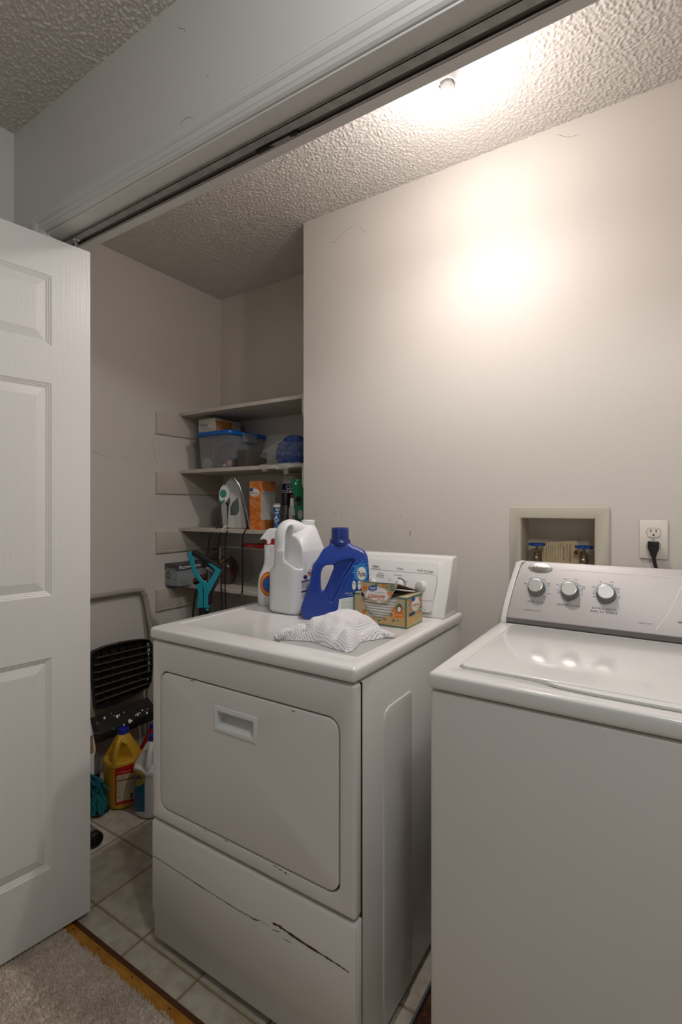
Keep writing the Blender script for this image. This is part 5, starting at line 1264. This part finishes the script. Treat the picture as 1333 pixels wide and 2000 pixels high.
mk('top_remnant', bx(lx1 - 0.002, bxX1, bxY0, bxY1, Z1, Z1 + TH), M_KRAFT, sh, False); mk('top_remnant', bx(bxX0, lx0 + 0.002, bxY0, bxY1, Z1, Z1 + TH), M_KRAFT, sh, False)
g1 = pt(704, 1135, y=bxY0 - 0.004); g2 = pt(777.5, 1141, y=bxY0 - 0.004)
bm = nb(); prism(bm, [g1, g2, Vector((lx1 + 0.02, bxY1, Z1 + 0.004)), Vector((lx0, bxY1, Z1 + 0.004))], (0, 0, 0.0008)); mk('lid', bm, M_CARD, sh, False)
bm = nb(); tp = [pt(a, b, y=bxY0 - 0.0045) for a, b in ((704, 1135), (777.5, 1141), (774, 1150), (766, 1163), (759, 1176), (750, 1178), (735, 1178), (722, 1174), (714, 1166), (708, 1156))]
prism(bm, tp, (0, 0.0008, 0)); tab = mk('front_flap', bm, M_KRAFT, sh, False)
# sheets
bm = nb()
for k in range(9):
    zz = Z0 + 0.004 + k * 0.0082; box(bm, bxX0 + 0.006 + 0.002 * random.random(), bxX1 - 0.006, bxY0 + 0.003 + 0.003 * random.random(), bxY1 - 0.006, zz, zz + 0.0074, bev=0.0022)
o = mk('dryer_sheets', bm, mat('sheet_white', (214, 210, 204), 0.8)); props(o, 'stack of white dryer sheets inside the open box', 'dryer sheets', kind='stuff')
for a in (((bxX0, bxX1), (Z0, Z0 + 0.004)),):
    mk('border', bx(bxX0, bxX1 + 0.0004, bxY0 - 0.0004, bxY0, Z0, Z0 + 0.0045), M_SAGE, sh, False)
mk('border', bx(bxX0, bxX0 + 0.0055, bxY0 - 0.0004, bxY0, Z0, Z1), M_SAGE, sh, False); mk('border', bx(bxX1 - 0.006, bxX1 + 0.0005, bxY0 - 0.0005, bxY0 + 0.002, Z0, Z1), M_SAGE, sh, False)
mk('border', bx(lx1, bxX1 + 0.0004, bxY0 - 0.0004, bxY0 + 0.003, Z1 - 0.005, Z1 + 0.001), M_SAGE, sh, False); mk('border', bx(bxX0, lx0, bxY0 - 0.0004, bxY0 + 0.003, Z1 - 0.005, Z1 + 0.001), M_SAGE, sh, False)
mk('border', bx(bxX1 - 0.001, bxX1 + 0.0006, bxY0, bxY1, Z1 - 0.005, Z1 + 0.001), M_SAGE, sh, False); mk('border', bx(bxX1 - 0.001, bxX1 + 0.0006, bxY0, bxY1, Z0, Z0 + 0.003), M_SAGE, sh, False)
sd = [o for o in sh.children if o.name.startswith('side')]
tr = bvh(fr, tab, *sd)
pline([(704, 1136), (740, 1139), (777.5, 1142)], tr, M_SAGE, tab, 0.0014)
patch('logo_oval', rq(714, 1147, 760, 1178, 0), tr, M_WHITEINK, tab, off=0.0004, shape=disc(), label='white oval with orange lettering')
M_GVB = mat('logo_mid_blue', (28, 84, 160), 0.5)
patch('badge', rq(720, 1143, 737, 1155), tr, M_GVB, tab, off=0.0008, shape=disc())
write('Great', rq(723, 1145.5, 735, 1150), tr, M_WHITEINK, tab, off=0.0012, bold=0.02); write('Value', rq(725, 1150.3, 734, 1153.5), tr, M_WHITEINK, tab, off=0.0012)
write('Ultimate', rq(720, 1160, 753, 1167.5, 0.02), tr, mat('orange_ink', (216, 104, 40), 0.5), tab, off=0.0012, bold=0.02)
write('Fresh', rq(738, 1169, 752, 1173.5), tr, MATS['orange_ink'], tab, off=0.0012); write('Dryer Sheets', rq(734, 1174.5, 751, 1176.8), tr, M_INKG, tab, off=0.0012); write('Original Clean', rq(736, 1156.5, 753, 1159), tr, M_INKG, tab, off=0.0012)
patch('badge', rq(761.5, 1143.5, 771.5, 1154), tr, mat('dark_green', (60, 82, 66), 0.6), tab, off=0.0006, shape=disc()); write('160', rq(763.5, 1145.5, 770, 1149.5), tr, M_WHITEINK, tab, off=0.001); write('sheets', rq(763.5, 1150, 770, 1152), tr, M_WHITEINK, tab, off=0.001)
patch('ribbon', rq(757, 1157, 766, 1162.5), tr, M_OR, tab, off=0.0006); write('NEW', rq(759, 1158.3, 764, 1161), tr, M_WHITEINK, tab, off=0.001)
for x_, y_, r_, m_ in ((713, 1148, 5, M_OR), (750, 1144, 4, M_OR), (709, 1172, 3.5, M_OR), (711, 1195, 4, M_OR), (715, 1192, 3, M_SAGE), (730, 1207, 3.5, M_OR), (741, 1211, 3, M_SAGE), (752, 1209, 3, M_SAGE), (769, 1212, 3, M_SAGE), (778, 1212, 2, M_SAGE), (764, 1201, 3.5, M_SAGE), (767, 1192, 3.5, M_OR), (735, 1142.5, 3.5, M_SAGE), (757, 1147, 2.5, M_SAGE)):
    patch('print_motif', rq(x_ - r_, y_ - r_, x_ + r_, y_ + r_), tr, m_, fr, off=0.0004, shape=disc(10, 1))
patch('ribbon', ((691, 1198), (716, 1202), (724, 1207), (691, 1203)), tr, mat('ribbon_navy', (40, 52, 96), 0.5), fr, off=0.0008)
patch('badge', rq(771.5, 1184, 788, 1206, 0.05), tr, M_OR, fr, off=0.0006); patch('bottle_print', rq(775, 1179, 786, 1197), tr, mat('leaf_green', (70, 106, 84), 0.6), fr, off=0.001, shape=disc(16, 1)); patch('bottle_print', rq(777.5, 1185, 784, 1195), tr, M_WHITEINK, fr, off=0.0014, shape=disc(12, 1))
patch('badge', rq(766, 1184, 774, 1190), tr, M_OR, fr, off=0.0006); write('DEALS WITH ODOR', rq(773, 1200, 786, 1202, 0.05), tr, M_WHITEINK, fr, off=0.0012)
s0_ = sd[0]
patch('logo_oval', ((804, 1195), (819.5, 1190), (819.5, 1163), (804, 1169)), tr, M_WHITEINK, s0_, off=0.0008, shape=disc())
patch('badge', ((803.5, 1176), (811, 1173), (811, 1164), (803.5, 1167)), tr, M_GVB, s0_, off=0.0012, shape=disc())
write('Ultimate', ((806, 1185), (818, 1181), (818, 1176.5), (806, 1180)), tr, MATS['orange_ink'], s0_, off=0.0014, bold=0.02); write('Fresh', ((811, 1188), (817, 1186), (817, 1183.5), (811, 1185.5)), tr, MATS['orange_ink'], s0_, off=0.0014)
patch('ribbon', ((799.5, 1205), (811, 1199), (811, 1194), (799.5, 1198)), tr, MATS['ribbon_navy'], s0_, off=0.0008)
for x_, y_, r_, m_ in ((801, 1175, 3, M_OR), (802, 1190, 2.5, M_OR), (813, 1164, 2, M_OR), (823, 1163, 2, M_SAGE), (822, 1172, 2.5, M_OR), (823, 1185, 2.5, M_SAGE), (817, 1196, 2.5, M_OR), (821, 1193, 2, M_SAGE), (800, 1183, 1.6, M_SAGE)):
    patch('print_motif', rq(x_ - r_, y_ - r_, x_ + r_, y_ + r_), tr, m_, s0_, off=0.0004, shape=disc(10, 1))

# mesh laundry bag
mb = thing('mesh_laundry_bag', 'crumpled white mesh laundry bag lying on the dryer top', 'laundry bag', (-0.71, 1.08, DT))
bpoly = [(-0.822, 1.000), (-0.830, 1.040), (-0.812, 1.10), (-0.775, 1.165), (-0.725, 1.205), (-0.67, 1.215), (-0.628, 1.190), (-0.612, 1.150), (-0.640, 1.095), (-0.628, 1.045), (-0.622, 1.003), (-0.655, 1.000), (-0.70, 1.010), (-0.745, 1.025), (-0.790, 1.012)]
bp3 = cat([Vector((a, b, 0)) for a, b in bpoly + [bpoly[0]]], 7)[:-1]
cc = Vector((-0.712, 1.115, 0)); bm = nb(); NR = 34; rings = []
for j in range(NR + 1):
    tt = j / NR; ring = []
    for p in bp3:
        q = cc.lerp(p, tt)
        hgt = 0.056 * (1 - tt ** 3.2) ** 0.75 if tt < 1 else 0
        fold = noise.noise(Vector((q.x * 16, q.y * 9, 1.7))) * 0.014 + noise.noise(Vector((q.x * 38 + q.y * 10, q.y * 30, 5))) * 0.006
        cre = -0.014 * math.exp(-((q.x + 0.655 - (q.y - 1.1) * 0.25) / 0.010) ** 2) - 0.013 * math.exp(-((q.x + 0.792 + (q.y - 1.06) * 0.5) / 0.012) ** 2)
        z = DT + 0.0015 + max(0.0, hgt + (fold + cre) * min(1, (1 - tt) * 5))
        ring.append(bm.verts.new((q.x, q.y, z)))
    rings.append(ring)
n = len(bp3)
for a, b in zip(rings[1:], rings[2:]):
    for i in range(n): bm.faces.new((a[i], a[(i + 1) % n], b[(i + 1) % n], b[i]))
bm.faces.new(rings[1]);
for v in rings[0]: bm.verts.remove(v)
bmesh.ops.recalc_face_normals(bm, faces=bm.faces[:])
mk('net', bm, M_NET, mb, ang=180)
bm = nb(); tube(bm, [(-0.785, 1.045, DT + 0.02), (-0.810, 1.02, DT + 0.018), (-0.826, 1.0, DT + 0.014), (-0.834, 0.985, DT + 0.006)], lambda t_: 0.019 - 0.012 * t_, 18, 5)
for v in bm.verts: v.co += Vector((noise.noise(v.co * 160), noise.noise(v.co * 160 + Vector((5, 5, 5))), noise.noise(v.co * 150))) * 0.0035; v.co.z = max(v.co.z, DT + 0.0006)
mk('gathered_end', bm, M_NET, mb, ang=180)
bm = nb(); tube(bm, [(-0.632, 1.16, DT + 0.012), (-0.610, 1.165, DT + 0.009), (-0.590, 1.175, DT + 0.004)], lambda t_: 0.013 - 0.008 * t_, 14, 5)
for v in bm.verts: v.co += Vector((noise.noise(v.co * 200), noise.noise(v.co * 200 + Vector((5, 5, 5))), noise.noise(v.co * 180))) * 0.004; v.co.z = max(v.co.z, DT + 0.0006)
mk('gathered_end', bm, M_NET, mb, ang=180)
bm = nb(); tube(bm, [(-0.826, 0.998, DT + 0.016), (-0.838, 0.990, DT + 0.012), (-0.828, 0.985, DT + 0.006), (-0.815, 0.978, DT + 0.003), (-0.812, 0.974, DT + 0.002)], 0.0016, 6, 5); tube(bm, [(-0.834, 1.006, DT + 0.012), (-0.842, 0.995, DT + 0.008), (-0.835, 0.99, DT + 0.014)], 0.0016, 6, 5)
mk('drawstring', bm, M_KNOBG, mb)
bm = nb(); tube(bm, [(-0.632, 1.001, DT + 0.004), (-0.626, 0.994, DT + 0.002), (-0.624, 0.988, DT + 0.0015)], 0.0025, 6, 4); mk('corner_tassel', bm, M_NET, mb)

# ================================================================= FLOOR ITEMS BY THE LEFT WALL
# step stool folded against the wall
st = thing('step_stool', 'folded almond step stool with black plastic treads against the left wall', 'step stool', (-2.1, 1.35, 0.001))
xw = -2.135
bm = nb()
e1 = pt(175, 1167, x=xw); e2 = pt(268, 1153, x=xw); e3 = pt(279, 1158, x=xw); e4 = pt(284, 1168, x=xw)
tube(bm, [Vector((xw, 1.135, e1.z - 0.35)), Vector((xw, 1.140, e1.z - 0.05)), Vector((xw, 1.150, e1.z - 0.012)), Vector((xw, 1.175, e1.z - 0.001)), e1, e2, e3, e4, pt(290, 1200, x=xw + 0.01), pt(297, 1260, x=xw + 0.02), Vector((xw + 0.02, 1.57, 0.06))], 0.0115, 12, 5)
mk('back_frame', bm, M_STOOLT, st)
bm = nb(); tube(bm, [Vector((-2.09, 1.235, 0.62)), pt(176, 1350, x=-2.085), pt(181, 1400, x=-2.09), pt(186, 1440, x=-2.10), pt(189, 1480, x=-2.11), pt(188, 1512, x=-2.125)], 0.0125, 12, 5); mk('front_leg', bm, M_STOOLT, st)
bm = nb(); q = pt(188, 1512, x=-2.125); lathe(bm, q + Vector((0, 0, 0.006)), (0, 0, -1), [(0.0145, 0), (0.0145, 0.02), (0.012, q.z + 0.005)], 14); mk('foot_cap', bm, M_BLACK, st)
bm = nb(); tube(bm, [Vector((-2.08, 1.52, 0.60)), Vector((-2.09, 1.535, 0.3)), Vector((-2.10, 1.55, 0.03))], 0.0125, 12, 4); mk('front_leg', bm, M_STOOLT, st)
bm = nb(); lathe(bm, (-2.10, 1.55, 0.03), (0, 0, -1), [(0.0145, -0.01), (0.0145, 0.01), (0.012, 0.028)], 14); mk('foot_cap', bm, M_BLACK, st)
# seat underside grid
xs_ = -2.065
def sp_(l, x=xs_): return [pt(a, b, x=x) for a, b in l]
seat_o = sp_([(176, 1300), (176.5, 1280), (183, 1271), (205, 1262), (240, 1253), (275, 1248), (290, 1249), (296, 1258), (296.5, 1300), (294, 1330), (288, 1342), (260, 1358), (225, 1375), (190, 1386), (184.5, 1383), (181, 1350)])
bm = nb(); prism(bm, [p + Vector((-0.014, 0, 0)) for p in seat_o], (0.003, 0, 0)); mk('seat', bm, M_STOOLB, st, False)
bm = nb(); n = len(seat_o); cs_ = sum(seat_o, Vector()) / n
for k in range(n):
    a, b = seat_o[k], seat_o[(k + 1) % n]; ai, bi = a.lerp(cs_, 0.03), b.lerp(cs_, 0.03)
    prism(bm, [a + Vector((-0.012, 0, 0)), b + Vector((-0.012, 0, 0)), bi + Vector((-0.012, 0, 0)), ai + Vector((-0.012, 0, 0))], (0.022, 0, 0))
mk('seat_rim', bm, M_STOOLB, st, False)
so2 = [(178, 1290), (184, 1276), (206, 1266), (240, 1257), (275, 1252), (291, 1254), (294, 1262)]
for k in range(7):      # horizontal ribs
    ya, yb_ = 1287 + k * 14.5, 1262 + k * 12.2
    xa_, xb_ = 183 if k else 186, 294 - (3 if k > 5 else 0)
    a, b = pt(xa_, ya, x=xs_), pt(xb_, yb_, x=xs_)
    bm = nb(); prism(bm, [a + Vector((-0.012, 0, 0)), b + Vector((-0.012, 0, 0)), b + Vector((-0.012, 0, 0.003)), a + Vector((-0.012, 0, 0.003))], (0.023, 0, 0.003)); mk('rib', bm, M_DUST, st, False)
bm = nb()
for k in range(6):
    xx = 200 + k * 17
    f_ = (xx - 183) / 111
    a, b = pt(xx, 1268 - 17 * f_, x=xs_), pt(xx, 1381 - 39 * f_, x=xs_)
    box(bm, xs_ - 0.012, xs_ - 0.001, a.y - 0.0012, a.y + 0.0012, b.z, a.z)
mk('cross_ribs', bm, M_STOOLB, st, False)
for a, b in ((290, 1278), (288, 1327)):
    bm = nb(); q = pt(a, b, x=xs_ + 0.01); lathe(bm, q, (1, 0, 0), [(0.0045, 0), (0.0045, 0.003), (0.002, 0.005)], 12); mk('rivet', bm, M_CHROME, st)
    bm = nb(); box(bm, q.x - 0.012, q.x + 0.001, q.y - 0.004, q.y + 0.022, q.z - 0.007, q.z + 0.007, bev=0.002); mk('pivot_tab', bm, M_BLACK, st)
# lower tread
bk = sp_([(186, 1397), (301, 1357)], -2.075); frn = [pt(196, 1431, x=-1.99), pt(301, 1392, x=-1.99)]
zb_, zf_ = (bk[0].z + bk[1].z) / 2, (frn[0].z + frn[1].z) / 2
y0_, y1_ = 1.185, 1.512
bm = nb(); pr = [Vector((-2.075, y0_ + 0.01, zb_)), Vector((-2.075, y1_, zb_)), Vector((-2.00, y1_, zf_ + 0.004)), Vector((-1.992, y1_ - 0.02, zf_)), Vector((-1.992, y0_ + 0.04, zf_)), Vector((-2.005, y0_ + 0.008, zf_ + 0.005)), Vector((-2.03, y0_, zf_ + 0.02))]
prism(bm, pr, (0, 0, -0.040)); bevel_all(bm, 0.003, 2); tread = mk('tread', bm, M_STOOLB, st)
nrm_ = Vector((zb_ - zf_, 0, 0.083)).normalized()
bm = nb()
for k in range(34):
    yy = y0_ + 0.02 + k * 0.0092
    x0 = -2.072; x1 = -1.996; z0_ = zb_ + 0.0008 - (x0 + 2.075) * (zb_ - zf_) / 0.083; z1_ = zb_ + 0.0008 - (x1 + 2.075) * (zb_ - zf_) / 0.083
    if yy < y0_ + 0.04: x1 = -2.01; z1_ += 0.002
    prism(bm, [Vector((x0, yy - 0.001, z0_ - 0.001)), Vector((x0, yy + 0.001, z0_ - 0.001)), Vector((x1, yy + 0.001 - 0.004, z1_ - 0.001)), Vector((x1, yy - 0.001 - 0.004, z1_ - 0.001))], (0, 0, 0.0018))
mk('tread_ribs', bm, M_DUST, st, False)
tr = bvh(tread)
for a, b, r_ in ((204, 1403, 3), (229, 1400, 3.5), (233, 1397, 2), (242, 1392, 1.5), (253, 1409, 4), (257, 1408, 2), (242, 1416, 2.5), (269, 1396, 3), (273, 1393, 1.8), (278, 1388, 2), (287, 1393, 2.4), (288, 1385, 1.4), (217, 1394, 1), (223, 1399, 1.2), (190, 1413, 1.2), (222, 1424, 1.2), (265, 1398, 1.5)):
    patch('paint_fleck', rq(a - r_ * 0.7, b - r_, a + r_ * 0.7, b + r_), tr, M_WHITEINK, tread, shape=disc(7, 1), off=0.0022)

def gallon(name, label, cx_, cy_, r, htop, m, mcap, rot, handle_az, grp=None, labelpx=None):
    t = thing(name, label, 'jug', (cx_, cy_, 0.0008)); z0 = 0.0008
    bm = nb(); loft(bm, [sup(cx_, cy_, z0 + htop * z, r * a, r * a, n_, 40, rot) for z, a, n_ in ((0, 0.88, 2.3), (0.012, 0.96, 2.3), (0.03, 1.0, 2.3), (0.54, 1.0, 2.3), (0.565, 1.03, 2.3), (0.60, 1.03, 2.3), (0.66, 0.93, 2.2), (0.80, 0.62, 2), (0.90, 0.37, 2), (0.94, 0.30, 2))])
    dv = Vector((math.cos(handle_az), math.sin(handle_az), 0)); sd_ = Vector((-dv.y, dv.x, 0)); c0 = Vector((cx_, cy_, z0))
    # handle pocket each side of a grip bar
    hb = nb(); hc = c0 + dv * r * 0.80
    tube(hb, [c0 + dv * r * 0.85 + Vector((0, 0, htop * 0.60)), c0 + dv * r * 0.86 + Vector((0, 0, htop * 0.68)), c0 + dv * r * 0.62 + Vector((0, 0, htop * 0.82)), c0 + dv * r * 0.30 + Vector((0, 0, htop * 0.89))], r * 0.17, 14, 5)
    ct = nb(); tri = [(0.40, 0.63), (1.2, 0.63), (1.2, 0.74), (0.92, 0.80), (0.52, 0.87), (0.36, 0.80)]
    prism(ct, [c0 + dv * r * a + Vector((0, 0, htop * b)) - sd_ * r * 1.2 for a, b in tri], sd_ * r * 2.4)
    me = ops(ops(bm, cuts=[ct]), adds=[hb], voxel=0.003, smooth=5)
    zm = min(v.co.z for v in me.vertices)
    for v in me.vertices: v.co.z += (z0 - zm) * max(0, 1 - (v.co.z - zm) / 0.05)
    b = mk('jug_body', me, m, t, ang=180)
    bm = nb(); lathe(bm, c0 + Vector((0, 0, htop * 0.925)), (0, 0, 1), [(r * 0.31, 0), (r * 0.315, htop * 0.03), (r * 0.30, htop * 0.033), (r * 0.30, htop * 0.068), (r * 0.26, htop * 0.075)], 30, wave=(15, 0.012)); mk('cap', bm, mcap, t)
    return t, b
M_BCAP = mat('royal_blue_cap', (36, 46, 150), 0.35)
yj, yb2 = gallon('yellow_jug', 'yellow gallon cleaner jug with blue cap and red label on the floor', -1.933, 1.290, 0.0735, 0.307, M_YEL, M_BCAP, 0, R(-62))
tr = bvh(yb2)
patch('label', ((225, 1573), (263, 1565), (262, 1490), (225, 1502)), tr, M_RED, yb2, off=0.0008, shape=sq(10, 8))
patch('label_panel', ((228, 1567), (261.5, 1559), (261, 1508), (228, 1515)), tr, mat('cream_label', (214, 196, 168), 0.6), yb2, off=0.0014, shape=sq(10, 8))
patch('label_stripe', ((229, 1527), (261, 1520), (261, 1517), (229, 1523.5)), tr, mat('ochre', (150, 110, 40), 0.6), yb2, off=0.0019)
write('SUITABLE FOR', ((229, 1510.5), (257, 1504.5), (257, 1503), (229, 1509)), tr, M_WHITEINK, yb2, off=0.0016)
for k in range(3): write('caution eye irritant keep away', ((229, 1518.5 + k * 1.8), (259, 1512 + k * 1.8), (259, 1511 + k * 1.8), (229, 1517.3 + k * 1.8)), tr, M_INKG, yb2, off=0.0019)
for a in (230, 246): pline([(a, 1532), (a + 10, 1530), (a + 10, 1538), (a, 1540.5), (a, 1532)], tr, M_INKG, yb2, 0.0005, 0.0019)
write('HOW TO USE THIS PRODUCT', ((229, 1549), (259, 1542), (259, 1540.5), (229, 1547.5)), tr, M_INKG, yb2, off=0.0019); write('96.7', ((230, 1559), (238, 1557), (238, 1553.5), (230, 1555.5)), tr, M_INK, yb2, off=0.0019)
patch('barcode', ((254, 1559), (260, 1557.5), (260, 1547), (254, 1548.5)), tr, M_INKG, yb2, off=0.0019)
rj, rb2 = gallon('red_jug', 'red jug with blue cap behind the yellow jug', -1.935, 1.444, 0.058, 0.268, M_REDP, M_BCAP, 0, R(-40))
wj, wb2 = gallon('white_bleach_jug', 'white jug with blue cap and teal label beside the yellow jug', -1.772, 1.322, 0.073, 0.308, M_PLW2, M_BCAP, 0, R(-55))
tr = bvh(wb2)
patch('label', ((262.5, 1585), (283, 1585), (283, 1513), (262.5, 1513)), tr, M_BLUEL, wb2, off=0.0008, shape=sq(8, 8))
patch('label_spot', rq(252, 1503, 284, 1536), tr, mat('ochre_spot', (176, 156, 76), 0.5), wb2, off=0.0013, shape=disc())
write('NEW', rq(267, 1514, 272, 1522), tr, M_INK, wb2, off=0.0018)

# teal yarn dust mop with a white handle
t = thing('dust_mop', 'teal yarn dust mop with white handle on the floor by the door', 'mop', (-1.99, 1.18, 0.001))
mk('base', bx(-2.06, -1.905, 1.150, 1.212, 0.002, 0.03, bev=0.006), M_BLACK, t)
bm = nb()
for k in range(420):
    a = random.uniform(0, 2 * PI); u = random.random() ** 0.5; x = -1.982 + 0.075 * u * math.cos(a); y = 1.178 + 0.036 * u * math.sin(a)
    zb3 = 0.02 + 0.11 * (1 - u ** 2) * random.uniform(0.6, 1.1); l = random.uniform(0.02, 0.035)
    dx, dy = math.cos(a) * l * 0.6, math.sin(a) * l * 0.5
    dx = min(dx, -1.893 - x); dy = min(dy, 1.214 - y)
    tube(bm, [(x, y, zb3), (x + dx * 0.6, y + dy * 0.6, zb3 + 0.012), (x + dx, y + dy, max(0.006, zb3 - 0.006))], 0.0038, 5, 2)
y_ = mk('yarn', bm, M_TEALY, t); y_['kind'] = 'stuff'
bm = nb()
for k in range(26):
    x = -1.99 + random.uniform(-0.02, 0.02); tube(bm, [(x, 1.17, 0.15), (x + random.uniform(-0.01, 0.05), 1.175, 0.14), (x + random.uniform(0.02, 0.075), 1.185 + random.uniform(-0.03, 0.02), random.uniform(0.09, 0.13))], 0.004, 5, 3)
y_ = mk('yarn', bm, mat('deep_teal_yarn', (14, 98, 112), 0.8), t); y_['kind'] = 'stuff'
h0 = Vector((-1.99, 1.168, 0.10)); h1 = pt(178, 1515, x=-1.99); 
bm = nb(); tube(bm, [h1 + Vector((0, 0, -0.06)), pt(179, 1480, x=-1.995), pt(176, 1430, x=-2.01), Vector((-2.11, 1.10, 0.95))], 0.0105, 12, 4); mk('handle', bm, M_PLW2, t)
q1, q2 = pt(178.5, 1470, x=-1.997), pt(176.5, 1436, x=-2.008)
bm = nb(); tube(bm, [q1, q2], 0.0112, 12); mk('handle_sticker', bm, mat('kraft_sticker', (150, 120, 76), 0.6), t, label='kraft coloured sticker')
# grey tube with black end
t = thing('vacuum_tube', 'grey tube with a black end cap lying on the vinyl floor', 'tube', (-1.9, 1.08, 0.001))
bm = nb(); tube(bm, [(-1.765, 1.058, 0.0275), (-2.12, 1.098, 0.0275)], 0.026, 24); mk('tube_body', bm, mat('dull_grey', (120, 112, 102), 0.5), t)
bm = nb(); lathe(bm, (-1.768, 1.0583, 0.0285), Vector((0.355, -0.04, 0)), [(0.0268, 0), (0.0275, 0.004), (0.0275, 0.022), (0.022, 0.026), (0.020, 0.018)], 28); mk('end_cap', bm, M_BLACK, t)
